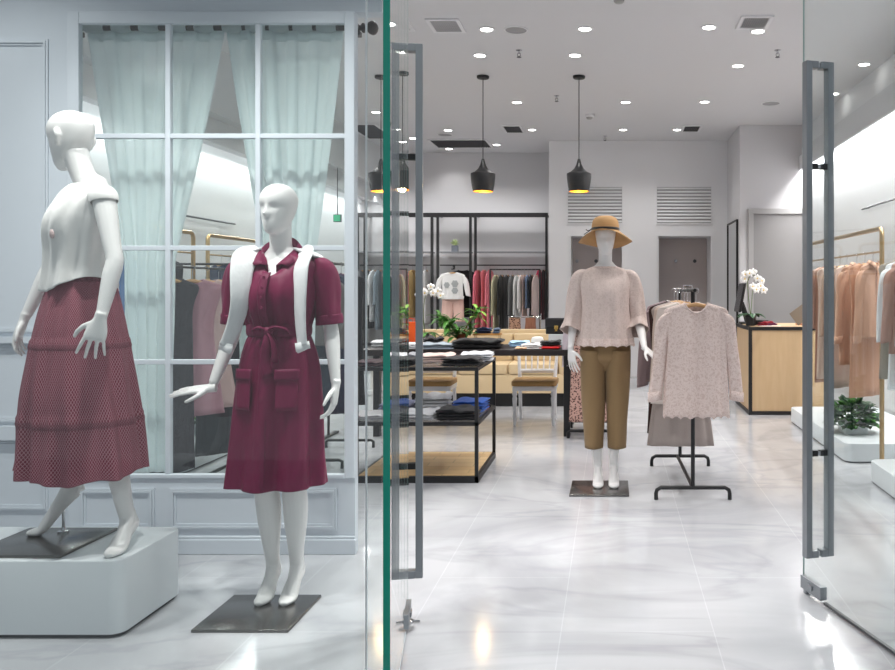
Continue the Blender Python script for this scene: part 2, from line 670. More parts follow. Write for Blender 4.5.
tr = MB()
molding(tr, dx(80), dx(155), dz(530), dz(488), Y0)
molding(tr, dx(170), dx(337), dz(530), dz(488), Y0)
for za, zb in ((dz(334), dz(38)), (dz(424), dz(346)), (dz(512), dz(442))):
    molding(tr, dx(-120), dx(46), za, zb, Y0 + 0.02)
struct('trim_2', tr, DISPLAY)
struct('trim_3', MB().box(-4.6, dx(66), Y0 - 0.012, Y0 + 0.02, dz(343), dz(337)).box(-4.6, dx(66), Y0 - 0.012, Y0 + 0.02, dz(440), dz(426)), DISPLAY)
struct('baseboard_display', MB().box(-4.6, dx(357), Y0 - 0.025, Y0, 0, 0.075).box(-4.6, dx(356), Y0 - 0.016, Y0, 0.075, 0.09), DISPLAY, bevel=0.004)

w2 = struct('window_2', MB().box(dx(80), dx(345), Y0 + 0.010, Y0 + 0.016, dz(475), dz(24)), PANEG)
fr = MB()
fr.box(dx(68), dx(80), Y0 - 0.012, Y0 + 0.024, dz(478), dz(12)).box(dx(345), dx(355), Y0 - 0.012, Y1, dz(478), dz(12))
fr.box(dx(80), dx(345), Y0 - 0.012, Y0 + 0.024, dz(24), dz(12)).box(dx(80), dx(345), Y0 - 0.012, Y0 + 0.024, dz(478), dz(474))
struct('window_frame', fr, DISPLAY, w2, bevel=0.004)
for px in (168, 258):
    struct('mullion', MB().box(dx(px - 2.6), dx(px + 2.6), Y0 - 0.005, Y0 + 0.026, dz(474), dz(24)), DISPLAY, w2, bevel=0.004)
for py in (136, 248, 362):
    m = MB()
    for a, b in ((80, 165.4), (170.6, 255.4), (260.6, 345)):
        m.box(dx(a), dx(b), Y0 - 0.004, Y0 + 0.025, dz(py + 2.4), dz(py - 2.4))
    struct('glazing_bar', m, DISPLAY, w2, bevel=0.003)

# ------------------------------------------------------------------ shop front glass and the two open doors
YG = 2.45
w1 = struct('window_1', MB().box(-3.6, wx(365.6, YG), YG - 0.006, YG + 0.006, 0.0, 3.0), CLEAR)
struct('window_pane', MB().box(wx(367.2, YG), wx(382.0, YG), YG - 0.006, YG + 0.006, 0.0, 3.0), CLEAR, w1)
struct('window_seal', MB().box(wx(365.8, YG), wx(366.9, YG), YG - 0.005, YG + 0.005, 0.0, 3.0), mat('white silicone', (226, 232, 235), 0.3), w1)


def pull_handle(hinge, free, at_y, z0, z1, zmid, name, parent):
    """A long square pull on both faces of a glass door, joined through the glass."""
    h, f = Vector((hinge[0], hinge[1], 0)), Vector((free[0], free[1], 0))
    d = (f - h).normalized()
    n = Vector((d.y, -d.x, 0))
    t = (at_y - h.y) / (f.y - h.y)
    c = h + (f - h) * t
    for s in (1, -1):
        m = MB()
        zc = Vector((0, 0, (z0 + z1) / 2))
        m.obox(c + n * s * 0.052 + zc, n * 0.014, d * 0.020, Vector((0, 0, (z1 - z0) / 2)))
        for z in (z0 + 0.015, z1 - 0.015):
            m.obox(c + n * s * 0.0225 + Vector((0, 0, z)), n * 0.0155, d * 0.020, Vector((0, 0, 0.015)))
        o = m.build(name, STEEL, parent, smooth=False, bevel=0.002, kind='structure')
        b = MB()
        for z in zmid:
            b.obox(c + n * s * 0.0225 + Vector((0, 0, z)), n * 0.0155, d * 0.012, Vector((0, 0, 0.012)))
        b.build('handle_spacer', BLACK, o, smooth=False, kind='structure')
        if s == 1:
            pin = MB()
            for z in [z0 + 0.015, z1 - 0.015] + list(zmid):
                pin.obox(c + Vector((0, 0, z)), n * 0.0068, d * 0.010, Vector((0, 0, 0.009)))
            pin.build('handle_pin', CHROME, o, smooth=False, kind='structure')


def glass_door(name, hinge, free, at_y, near_edge):
    h, f = Vector((hinge[0], hinge[1], 0)), Vector((free[0], free[1], 0))
    d = (f - h).normalized()
    n = Vector((d.y, -d.x, 0))
    L = (f - h).length
    zt, zb = 2.9, 0.012
    zc = Vector((0, 0, (zt + zb) / 2))
    g = MB().obox((h + f) / 2 + zc, d * (L / 2 - 0.004), n * 0.006, Vector((0, 0, (zt - zb) / 2)))
    o = struct(name, g, CLEAR)
    struct('glass_edge', MB().obox(h + d * 0.002 + zc, d * 0.002, n * near_edge, Vector((0, 0, (zt - zb) / 2))), TEAL, o)
    struct('glass_edge', MB().obox(f - d * 0.002 + zc, d * 0.002, n * 0.003, Vector((0, 0, (zt - zb) / 2))), mat('clear glass edge', (150, 176, 172), 0.2), o)
    pull_handle(hinge, free, at_y, 0.195, 2.322, (0.64, 1.872), 'door_handle', o)
    # bottom patch lock at the free corner
    pl = MB()
    pl.obox(f - d * 0.085 + Vector((0, 0, 0.048)), d * 0.085, n * 0.016, Vector((0, 0, 0.028)))
    for s in (1, -1):
        pl.obox(f - d * 0.085 + n * s * 0.019 + Vector((0, 0, 0.05)), d * 0.022, n * 0.004, Vector((0, 0, 0.010)))
    pl.obox(f - d * 0.03 + Vector((0, 0, 0.014)), d * 0.012, n * 0.012, Vector((0, 0, 0.012)))
    pl.build('patch_lock', STEEL, o, smooth=False, bevel=0.002, kind='structure')
    struct('bottom_seal', MB().obox(h + d * (L - 0.18) / 2 + Vector((0, 0, 0.012)), d * (L - 0.18) / 2, n * 0.007, Vector((0, 0, 0.005))), DARK if near_edge < 0.005 else mat('clear silicone', (190, 200, 204), 0.3), o)
    return o


glass_door('door_1', (wx(386.6, YG), YG), (-0.838, 3.34), 3.25, 0.0105)
glass_door('door_2', (1.135, 2.66), (0.853, 3.63), 3.51, 0.004)
# floor stop under the free corner of the open left door
t = thing('door_stop', 'small chrome door stop on the marble below the glass door edge', 'door stop', (wx(407, 3.30), 3.29, 0))
MB().lathe([(0.030, 0), (0.030, 0.006), (0.02, 0.010)], 18).build('base', CHROME, t)
MB().tube([(-0.055, 0, 0.006), (0.055, 0, 0.006)], 0.004, 8).build('pin', CHROME, t)

# ------------------------------------------------------------------ curtains on a rod behind the display window
YR = 4.34
SHEER = sheer('pale green voile', (238, 244, 245), 0.30)
rod = thing('curtain_rod', 'dark bronze curtain rod with ball finial across the display window', 'curtain rod', (-2.0, YR, wz(28, YR)))
BRONZE = mat('dark bronze', (66, 60, 56), 0.35, metal=0.6)
MB().tube([(wx(76, YR) + 2.0, 0, 0), (wx(362, YR) + 2.0, 0, 0)], 0.015, 14).build('pole', BRONZE, rod)
for s, px in ((1, 362), (-1, 76)):
    x = wx(px, YR) + 2.0
    m = MB().lathe([(0.022, 0), (0.026, 0.004), (0.026, 0.012), (0.016, 0.018), (0.018, 0.028), (0.032, 0.04), (0.038, 0.055), (0.034, 0.07), (0.02, 0.082), (0.004, 0.088)], 18)
    o = m.build('finial', BRONZE, rod)
    o.location = (x, 0, 0)
    o.rotation_euler = (0, s * PI / 2, 0)
for px in (78.5, 357):
    x = wx(px, YR) + 2.0
    MB().box(x - 0.018, x + 0.018, -0.16, -0.02, -0.012, 0.012).box(x - 0.02, x + 0.02, -0.024, 0.024, -0.045, -0.018).build('bracket', BRONZE, rod, smooth=False, bevel=0.003)


def curtain(label, top, tie, ztie, bottom, zbot, seed):
    rnd = random.Random(seed)
    ztop = wz(28, YR) - 0.02
    t = thing('sheer_curtain', label, 'curtain', (0, YR, 0), 0, 'voile curtains in the display window')
    n, rows = 150, 60
    nf = 5
    ph = [rnd.uniform(-0.5, 0.5) for _ in range(nf + 2)]
    rings = []
    for i in range(rows):
        z = ztop + (zbot - ztop) * i / (rows - 1)
        if z > ztie:
            q = (ztop - z) / (ztop - ztie)
            q = q ** 1.1
            a = top[0] + (tie[0] - top[0]) * q
            b = top[1] + (tie[1] - top[1]) * q
        else:
            q = (ztie - z) / (ztie - zbot)
            q2 = q * q * (3 - 2 * q)
            a = tie[0] + (bottom[0] - tie[0]) * q2
            b = tie[1] + (bottom[1] - tie[1]) * q2
        row = []
        for j in range(n):
            u = j / (n - 1)
            w = 2 * PI * nf * u
            amp = 0.018 + 0.006 * math.sin(3 * u + seed)
            yy = amp * math.sin(w + 0.5 * math.sin(z * 2.0 + ph[int(u * nf)] * 3))
            x = a + (b - a) * (u + 0.012 * math.sin(2 * w + z * 1.2))
            row.append((x, yy, z))
        rings.append(row)
    MB().loft(rings, closed=False).build('cloth', SHEER, t, angle=180, solid=0.0015)
    hem = MB()
    row0 = rings[0]
    hem.loft([[(p[0], p[1] * 1.02 - 0.001, p[2] - 0.0) for p in row0], [(p[0], p[1] * 1.02 - 0.001, p[2] - 0.05) for p in row0]], closed=False)
    hem.build('header_tape', SHEER, t, angle=180, solid=0.0012)
    for k in range(nf):
        j = int((k + 0.25) / nf * n)
        x, y, z = row0[min(j, n - 1)]
        ring = [(x, 0.024 * math.cos(a), 0.02 + 0.024 * math.sin(a)) for a in np.linspace(0, 2 * PI, 17)]
        l, r = [(q[0] - 0.052, q[1], q[2] + ztop) for q in ring], [(q[0] + 0.052, q[1], q[2] + ztop) for q in ring]
        MB().loft([l, r], closed=False).build('tab_loop', SHEER, t, angle=180, solid=0.002)
    return t


def cx(px):
    return wx(px, YR)


curtain('pale green voile curtain behind the pane beside the white blouse mannequin', (cx(89), cx(225)), (cx(123), cx(174)), 1.50, (cx(124), cx(170)), wz(472, YR), 3)
curtain('pale green voile curtain gathered behind the maroon dress mannequin', (cx(228), cx(344)), (cx(262), cx(315)), 1.52, (cx(262), cx(312)), wz(472, YR), 8)

# ------------------------------------------------------------------ ceiling fittings
HC = CZ - CH


def cpos(px, py):
    d = F * HC / (VY - py)
    return wx(px, d), d


LIGHTS = [
    (486.7, 29, 'round downlight between the square vent and the ceiling speaker'),
    (480, 55, 'round downlight in front of the pendant nearest the wardrobe rail, behind the speaker'),
    (517, 102, 'round downlight midway between the two black pendants'),
    (532, 129.5, 'small downlight just beside the little dark vent over the pendants'),
    (448, 130, 'small downlight in front of the large dark return vent'),
    (376, 112, 'small downlight seen beside the green door edge'),
    (397.6, 129, 'small downlight seen through the glass door pull, next to the upright'),
    (413, 138, 'small downlight at the corner of the large dark return vent'),
    (496.4, 144.5, 'small downlight off the far end of the large dark return vent'),
    (449, 148.6, 'far small downlight behind the large dark return vent'),
    (585, 28.5, 'large round downlight near the smoke detector at the top'),
    (575, 55, 'round downlight straight in front of the pendant above the straw hat'),
    (709, 27, 'round downlight short of the square vent towards the till side'),
    (758, 31, 'round downlight touching the square vent on the till side'),
    (738, 65.5, 'lone round downlight over the till counter approach'),
    (625.5, 102, 'round downlight above the straw hat, beyond the pendant'),
    (704.5, 101.6, 'round downlight above the second wall grille'),
    (623, 129.5, 'far small downlight above the first wall grille'),
    (677, 129.5, 'far small downlight beside the small rear vent'),
    (864, 64, 'downlight seen through the open glass door, the nearer of two'),
    (834, 93.5, 'downlight seen through the open glass door beside its handle'),
]
proto = None
LPOS = []
for px, py, lab in LIGHTS:
    x, y = cpos(px, py)
    LPOS.append((x, y))
    if proto is None:
        proto = thing('ceiling_downlight', lab, 'ceiling light', (x, y, CZ), 0, 'recessed downlights')
        MB().lathe([(0.052, -0.001), (0.070, -0.001), (0.072, -0.006), (0.060, -0.010), (0.052, -0.006)], 28, cap0=False, cap1=False).build('trim_ring', WHITE_WALL, proto)
        MB().lathe([(0.051, -0.0015), (0.051, -0.006), (0.030, -0.012), (0.002, -0.014)], 28).build('lamp_disc', LAMPW, proto)
    else:
        dup(proto, (x, y, CZ), 0, lab)

GRILLE = mat('vent grey', (176, 176, 178), 0.6)
VOID = mat('vent dark void', (52, 52, 54), 0.9)


def ceiling_vent(px0, px1, py0, py1, lab, n=12, dark=False):
    pc = (py0 + py1) / 2
    d0, d1 = F * HC / (VY - py0), F * HC / (VY - py1)
    dm = F * HC / (VY - pc)
    x0, x1 = wx(px0, dm), wx(px1, dm)
    t = thing('ceiling_vent', lab, 'vent', ((x0 + x1) / 2, (d0 + d1) / 2, CZ), 0, 'ceiling air vents')
    hx, hy = (x1 - x0) / 2, abs(d1 - d0) / 2
    MB().box(-hx, hx, -hy, hy, -0.004, -0.001).build('backing', VOID, t, smooth=False)
    e = 0.03
    MB().box(-hx - e, hx + e, -hy - e, -hy, -0.014, -0.001).box(-hx - e, hx + e, hy, hy + e, -0.014, -0.001).box(-hx - e, -hx, -hy, hy, -0.014, -0.001).box(hx, hx + e, -hy, hy, -0.014, -0.001).build('frame', WHITE_WALL, t, smooth=False)
    m = MB()
    for k in range(n):
        xc = -hx + (k + 0.5) * 2 * hx / n
        m.obox((xc, 0, -0.009), (0.0042, 0, 0.004), (0, hy, 0), (-0.002, 0, 0.001))
    m.build('grille', mat('dark grille', (70, 70, 72), 0.6) if dark else GRILLE, t, smooth=False)


ceiling_vent(433, 459, 19.5, 30.5, 'square white framed air vent nearest the storefront, over the pull handle', 13)
ceiling_vent(742, 767, 16.5, 27, 'square white framed air vent on the till side of the ceiling', 12)
ceiling_vent(400, 407, 19, 29, 'narrow air vent seen beside the green door edge', 4)
ceiling_vent(505, 521, 125.5, 132, 'small dark air vent between the pendants at the rear', 9, True)
ceiling_vent(684, 699, 125.5, 131, 'small dark air vent near the block wall at the rear', 9, True)
ceiling_vent(434, 488, 139.5, 147, 'large dark return vent in front of the grey alcove wall', 30, True)
ceiling_vent(358, 384, 124, 138, 'dark air vent seen past the display window edge', 14, True)
for px, py, r, lab in ((516, 29.5, 0.092, 'round grey ceiling speaker next to the front downlight'), (771, 103, 0.105, 'round grey ceiling speaker near the block wall'), (445, 134.5, 0.10, 'pale round ceiling speaker by the large return vent')):
    x, y = cpos(px, py)
    t = thing('ceiling_speaker', lab, 'speaker', (x, y, CZ))
    MB().lathe([(r, -0.001), (r + 0.012, -0.001), (r + 0.012, -0.006), (r, -0.009)], 28, cap0=False, cap1=False).build('rim', WHITE_WALL, t)
    MB().lathe([(r, -0.0015), (r, -0.007), (r * 0.6, -0.010), (0.002, -0.011)], 28).build('grille', mat('speaker grey', (160, 160, 162), 0.7), t)
for px, py, lab in ((519, 50, 'fire sprinkler head between the two front downlights'), (556.6, 95.6, 'fire sprinkler head beside the second pendant cord'), (777.6, 50, 'fire sprinkler head on the till side of the ceiling'), (605, 136, 'tiny fire sprinkler head close to the back wall')):
    x, y = cpos(px, py)
    t = thing('sprinkler', lab, 'sprinkler', (x, y, CZ), 0, 'fire sprinklers')
    MB().lathe([(0.03, -0.001), (0.03, -0.006), (0.012, -0.01), (0.012, -0.03), (0.008, -0.034)], 14).build('body', CHROME, t)
    MB().tube([(-0.012, 0, -0.03), (-0.016, 0, -0.05), (0, 0, -0.065), (0.016, 0, -0.05), (0.012, 0, -0.03)], 0.003, 6).lathe([(0.022, -0.066), (0.022, -0.07), (0.004, -0.072)], 14).build('deflector', DARK, t)
for px, py, lab in ((619, -4, 'white smoke detector nearest the storefront at the top edge'), (589.5, 115, 'small white smoke detector behind the second pendant')):
    x, y = cpos(px, py)
    t = thing('smoke_detector', lab, 'smoke detector', (x, y, CZ))
    MB().lathe([(0.055, -0.001), (0.06, -0.01), (0.06, -0.024), (0.05, -0.03)], 24).build('base', WHITE_WALL, t)
    MB().lathe([(0.042, -0.03), (0.040, -0.045), (0.028, -0.055), (0.003, -0.056)], 24).build('sensor', mat('detector grey', (168, 168, 166), 0.5), t)

# black pendants with gilt insides
GILT = mat('gilt lining', (240, 180, 70), 0.3, metal=0.8)
BULB = emit('warm bulb', (255, 205, 120), 18)
pend = None
for px, lab in ((483, 'black bell pendant lamp with gold inside hanging before the clothes alcove'), (579, 'black bell pendant lamp with gold inside hanging above the straw hat mannequin'), (381, 'black bell pendant lamp seen beside the green door edge')):
    d = F * HC / (VY - 76)
    x = wx(px, d)
    if pend is None:
        pend = thing('pendant_lamp', lab, 'pendant lamp', (x, d, CZ), 0, 'black pendant lamps')
        MB().lathe([(0.065, -0.001), (0.065, -0.02), (0.058, -0.028), (0.004, -0.03)], 24).build('canopy', BLACK, pend)
        zt = wz(159, d) - CZ
        zb = wz(191.5, d) - CZ
        H = zt - zb
        MB().tube([(0, 0, -0.02), (0, 0, zt - 0.01)], 0.005, 8).build('cord', BLACK, pend)
        prof = [(0.012, H), (0.018, H * 0.95), (0.03, H * 0.82), (0.052, H * 0.70), (0.09, H * 0.60), (0.128, H * 0.55), (0.130, H * 0.53), (0.128, H * 0.40), (0.118, H * 0.18), (0.106, 0.0)]
        inner = [(r - 0.004, z - 0.003 if z > 0.01 else z) for r, z in prof[::-1]]
        MB().lathe([(r, z + zb) for r, z in prof], 36, cap0=True, cap1=False).build('lamp_shade', BLACK, pend)
        MB().lathe([(r, z + zb) for r, z in inner[:-2]], 36, cap0=False, cap1=False).build('shade_lining', GILT, pend)
        MB().ball((0, 0, zb + 0.10), 0.035, 14).build('bulb', BULB, pend)
    else:
        dup(pend, (x, d, CZ), 0, lab)
PEND_Y = F * HC / (VY - 76)

# ------------------------------------------------------------------ mannequins
def rot2(x, y, a):
    return x * math.cos(a) - y * math.sin(a), x * math.sin(a) + y * math.cos(a)


def ell(n, c, rx, ryf, ryb, z, yaw=0.0, ex=2.0):
    pts = []
    for j in range(n):
        a = 2 * PI * j / n
        ca, sa = math.cos(a), math.sin(a)
        x = rx * math.copysign(abs(ca) ** (2 / ex), ca)
        y = (ryb if sa > 0 else ryf) * math.copysign(abs(sa) ** (2 / ex), sa)
        x, y = rot2(x, y, yaw)
        pts.append((c[0] + x, c[1] + y, z))
    return pts


HEAD = [  # z above chin, half width, front, back
    (0.000, 0.020, 0.070, -0.040), (0.008, 0.032, 0.080, -0.020), (0.025, 0.045, 0.086, 0.000), (0.045, 0.053, 0.086, 0.030),
    (0.070, 0.060, 0.085, 0.060), (0.095, 0.065, 0.086, 0.082), (0.120, 0.069, 0.085, 0.094), (0.145, 0.073, 0.090, 0.101),
    (0.170, 0.073, 0.088, 0.103), (0.195, 0.066, 0.076, 0.092), (0.215, 0.053, 0.056, 0.072), (0.230, 0.032, 0.030, 0.042), (0.236, 0.008, 0.008, 0.010)]


def head(mb, c, yaw, tilt=0.0, s=1.0, nose=1.0, ears=True):
    """c: point below the chin on the neck axis, at chin height."""
    rows = cr_interp(HEAD, np.linspace(0, len(HEAD) - 1, 40))
    n = 56
    rings = []
    for z, w, f, b in rows:
        r = []
        for j in range(n):
            a = 2 * PI * j / n
            ca, sa = math.cos(a), math.sin(a)
            x = w * math.copysign(abs(ca) ** 0.9, ca)
            y = (b if sa > 0 else f) * math.copysign(abs(sa) ** 0.9, sa) if (b > 0 or sa <= 0) else -b * -0.6 * sa
            if b < 0 and sa > 0:
                y = b * sa
            if sa < 0:
                g = lambda x0, z0, sx, sz: math.exp(-((x - x0) / sx) ** 2 - ((z - z0) / sz) ** 2)
                y -= nose * (0.026 * g(0, 0.086, 0.012, 0.014) + 0.015 * g(0, 0.108, 0.009, 0.022))
                y += nose * 0.006 * (g(0.032, 0.122, 0.017, 0.012) + g(-0.032, 0.122, 0.017, 0.012))
                y -= nose * (0.006 * g(0, 0.054, 0.02, 0.006) + 0.006 * g(0, 0.043, 0.017, 0.006))
                y += nose * 0.003 * g(0, 0.0485, 0.018, 0.003)
            r.append((x, y, z))
        rings.append(r)
    if ears:
        pass

    def place(p):
        x, y, z = p[0] * s, (p[1] - 0.01) * s, p[2] * s
        y, z = y * math.cos(tilt) - z * math.sin(tilt), y * math.sin(tilt) + z * math.cos(tilt)
        x, y = rot2(x, y, yaw)
        return (c[0] + x, c[1] + y, c[2] + z)
    mb.loft([[place(p) for p in r] for r in rings])
    if ears:
        for sx in (-1, 1):
            pts = [(sx * 0.068, 0.008, 0.082), (sx * 0.075, 0.018, 0.10), (sx * 0.080, 0.028, 0.122), (sx * 0.078, 0.022, 0.138), (sx * 0.072, 0.006, 0.138)]
            mb.tube([place(p) for p in pts], [0.008, 0.010, 0.011, 0.010, 0.008], 8, sub=3)
    return mb


def hand(mb, wrist, d, nrm, thumb, curl=0.3, s=1.0, spread=0.10, curls=None):
    """Palm, four unequal fingers and a thumb. d: towards the fingertips, nrm: out of the back of the hand, thumb: +1 or -1 side."""
    W = Vector(wrist)
    d = Vector(d).normalized()
    nrm = Vector(nrm)
    nrm = (nrm - d * nrm.dot(d)).normalized()
    l = d.cross(nrm) * thumb
    # palm
    rings = []
    for t, w, h in ((-0.02, 0.022, 0.020), (0.0, 0.022, 0.018), (0.02, 0.029, 0.016), (0.045, 0.037, 0.0145), (0.07, 0.040, 0.013), (0.085, 0.038, 0.011)):
        c = W + d * t * s
        rings.append([c + l * (w * s * math.cos(2 * PI * j / 16)) + nrm * (h * s * math.sin(2 * PI * j / 16)) for j in range(16)])
    mb.loft(rings)
    spec = [(0.030, (0.036, 0.023, 0.019), 0.0075), (0.0102, (0.040, 0.027, 0.021), 0.0078), (-0.0102, (0.037, 0.025, 0.020), 0.0075), (-0.030, (0.029, 0.020, 0.017), 0.0066)]
    for k, (off, seg, r) in enumerate(spec):
        cu = (curls[k] if curls else curl)
        base = W + d * 0.074 * s + l * off * s
        a = spread * (1.5 - k) * 1.0
        dirv = (d * math.cos(a) + l * math.sin(a)).normalized()
        pts, rad = [base - dirv * 0.012 * s, base], [r * s, r * 1.05 * s]
        ang = cu * 0.55
        p = base
        for q, L in enumerate(seg):
            dv = dirv * math.cos(ang) - nrm * math.sin(ang)
            p = p + dv * L * s
            pts.append(p)
            rad.append(r * (0.98 - 0.11 * q) * s)
            ang += cu * (1.0 if q == 0 else 0.8)
        mb.tube(pts, rad, 10)
        mb.ball(pts[-1], rad[-1] * 0.98, 8)
    b = W + d * 0.022 * s + l * 0.020 * s - nrm * 0.004 * s
    p1 = b + (d * 0.55 + l * 0.80 - nrm * 0.2).normalized() * 0.036 * s
    p2 = p1 + (d * 0.80 + l * 0.55 - nrm * 0.25).normalized() * 0.030 * s
    p3 = p2 + (d * 0.95 + l * 0.25 - nrm * 0.3).normalized() * 0.022 * s
    mb.tube([b, p1, p2, p3], [0.012 * s, 0.0105 * s, 0.0088 * s, 0.007 * s], 10)
    mb.ball(p3, 0.007 * s, 8)


def arm(mb, sh, el, wr):
    sh, el, wr = Vector(sh), Vector(el), Vector(wr)
    pts = [sh, sh.lerp(el, 0.12), sh.lerp(el, 0.45), sh.lerp(el, 0.8), el, el.lerp(wr, 0.25), el.lerp(wr, 0.65), wr]
    mb.tube(pts, [0.040, 0.042, 0.037, 0.032, 0.031, 0.032, 0.026, 0.020], 16, sub=2)
    mb.ball(sh, 0.042, 14)


def leg(mb, hip, knee, ankle, heel, ball_, toe, k=1.0):
    hip, knee, ankle = Vector(hip), Vector(knee), Vector(ankle)
    pts = [hip, hip.lerp(knee, 0.3), hip.lerp(knee, 0.7), knee, knee.lerp(ankle, 0.25), knee.lerp(ankle, 0.5), knee.lerp(ankle, 0.8), ankle]
    back = (Vector(heel) - ankle)
    back.z = 0
    pts[4] = pts[4] + back * 0.35
    pts[5] = pts[5] + back * 0.25
    mb.tube(pts, [0.086 * k, 0.080 * k, 0.060 * k, 0.050 * k, 0.052 * k, 0.048 * k, 0.034, 0.029], 18, sub=2)
    h, b, t = Vector(heel), Vector(ball_), Vector(toe)
    up = Vector((0, 0, 1))
    mid = h.lerp(b, 0.5) + Vector((0, 0, 0.018))
    fwd = (b - h)
    fwd.z = 0
    fwd.normalize()
    mb.tube([h - fwd * 0.012 + up * 0.012, h + up * 0.024, mid + up * 0.012, b + up * 0.008, b.lerp(t, 0.6) + up * 0.002, t], [(0.016, 0.018), (0.026, 0.030), (0.030, 0.028), (0.038, 0.018), (0.032, 0.014), (0.014, 0.009)], 16, sub=3)
    mb.tube([ankle + up * 0.02, ankle.lerp(h, 0.5) + up * 0.012, h + up * 0.024], [0.029, 0.029, 0.026], 14)
    mb.tube([ankle, ankle.lerp(mid, 0.6) + up * 0.012, b + up * 0.012], [0.029, 0.027, 0.018], 12, sub=2)


TORSO = [  # z, half width, front, back, centre y
    (0.84, 0.150, 0.085, 0.095, 0.01), (0.93, 0.166, 0.095, 0.108, 0.01), (1.00, 0.155, 0.095, 0.095, 0.005), (1.08, 0.124, 0.085, 0.078, 0.0),
    (1.14, 0.112, 0.082, 0.074, 0.0), (1.20, 0.119, 0.088, 0.078, 0.0), (1.27, 0.134, 0.112, 0.085, 0.0), (1.33, 0.142, 0.118, 0.09, 0.0),
    (1.39, 0.150, 0.100, 0.09, 0.005), (1.44, 0.152, 0.076, 0.08, 0.01), (1.475, 0.120, 0.062, 0.068, 0.015), (1.50, 0.075, 0.052, 0.056, 0.018), (1.525, 0.052, 0.047, 0.05, 0.018)]


def body(name, parent, off=(0, 0), lean=(0, 0), yaw=0.0, neck=None, head_c=None, head_yaw=0.0, tilt=0.0, arms=(), hands=(), legs=(), nose=1.0, zs=1.0, ears=True, hs=1.0, hipk=1.0):
    mb = MB()
    rows = cr_interp(TORSO, np.linspace(0, len(TORSO) - 1, 40))
    rings = []
    for z, w, f, b, cy in rows:
        t = (z - 0.93) / 0.6
        kk = hipk + (1 - hipk) * min(1, max(0, (z - 1.02) / 0.16))
        w, f, b = w * kk, f * kk, b * kk
        x, y = rot2(0, cy, yaw)
        rings.append(ell(40, (off[0] + x + lean[0] * t, off[1] + y + lean[1] * t), w, f, b, z * zs, yaw))
    mb.loft(rings)
    top = Vector((off[0] + lean[0], off[1] + lean[1], 1.49 * zs))
    fx, fy = rot2(0, 0.02, yaw)
    top += Vector((fx, fy, 0))
    hc = Vector(head_c)
    mb.tube([top, top.lerp(hc, 0.5) + Vector((0, 0, 0.0)), hc + Vector((0, 0, 0.06))], [(0.058, 0.055), 0.046, 0.048], 20, sub=3)
    head(mb, head_c, head_yaw, tilt, hs, nose=nose, ears=ears)
    for a in arms:
        arm(mb, *a)
    for h in hands:
        hand(mb, **h)
    for l_ in legs:
        leg(mb, *l_)
    return fuse(mb, name, MANN, parent)


def cloth(mb, levels, n=128, nz=64, fold=None, yaw=0.0, cap0=False, cap1=False, hem=None):
    """Tube of cloth from rows (z, cx, cy, rx, ryf, ryb); fold(angle, t) -> outward offset; hem(angle) -> rise of the last ring."""
    rows = cr_interp(levels, np.linspace(0, len(levels) - 1, nz))
    rings = []
    for i, (z, cx_, cy_, rx, rf, rb) in enumerate(rows):
        t = i / (nz - 1)
        r = []
        for j in range(n):
            a = 2 * PI * j / n
            o = fold(a, t) if fold else 0
            ca, sa = math.cos(a), math.sin(a)
            x = (rx + o) * ca
            y = ((rb if sa > 0 else rf) + o) * sa
            x, y = rot2(x, y, yaw)
            dz_ = hem(a) * max(0.0, (t - 0.75) / 0.25) ** 2 if hem else 0
            r.append((cx_ + x, cy_ + y, z + dz_))
        rings.append(r)
    mb.rings = rings
    return mb.loft(rings[::-1], True, cap1, cap0)


def band(ring_list, out, centre):
    """A thin strip of cloth lying just outside the given rings."""
    rr = []
    for k, r in enumerate(ring_list):
        row = []
        for q in r:
            d = Vector((q[0] - centre[0], q[1] - centre[1], 0)).normalized() * out[k]
            row.append((q[0] + d.x, q[1] + d.y, q[2]))
        rr.append(row)
    return MB().loft(rr[::-1], True, False, False)


def sleeve_tube(pts, rad, n=44, sub=8, wob=0.003, seed=0, cap=True, squash=1.0):
    """Sleeve swept along the arm, closed inside the shoulder and open at the cuff."""
    ts = np.linspace(0, len(pts) - 1, (len(pts) - 1) * sub + 1)
    P = [Vector(p) for p in cr_interp(pts, ts)]
    R = cr_interp(rad, ts)[:, 0]
    rings = []
    for i, p in enumerate(P):
        t = (P[min(i + 1, len(P) - 1)] - P[max(i - 1, 0)]).normalized()
        a1 = t.cross(Vector((0, -1, 0))).normalized()
        a2 = a1.cross(t)
        f = i / (len(P) - 1)
        r = []
        for j in range(n):
            a = 2 * PI * j / n
            q = R[i] + wob * f * math.sin(5 * a + 4 * f + seed) + wob * 0.8 * math.sin(3 * a - 7 * f + seed)
            r.append(p + a1 * (q * math.cos(a)) + a2 * (q * squash * math.sin(a)))
        rings.append(r)
    m = MB()
    m.rings = rings
    return m.loft(rings, True, cap, False, flip=True)


def nz(x, y=0.0, z=0.0):
    return noise.noise(Vector((x, y, z)))


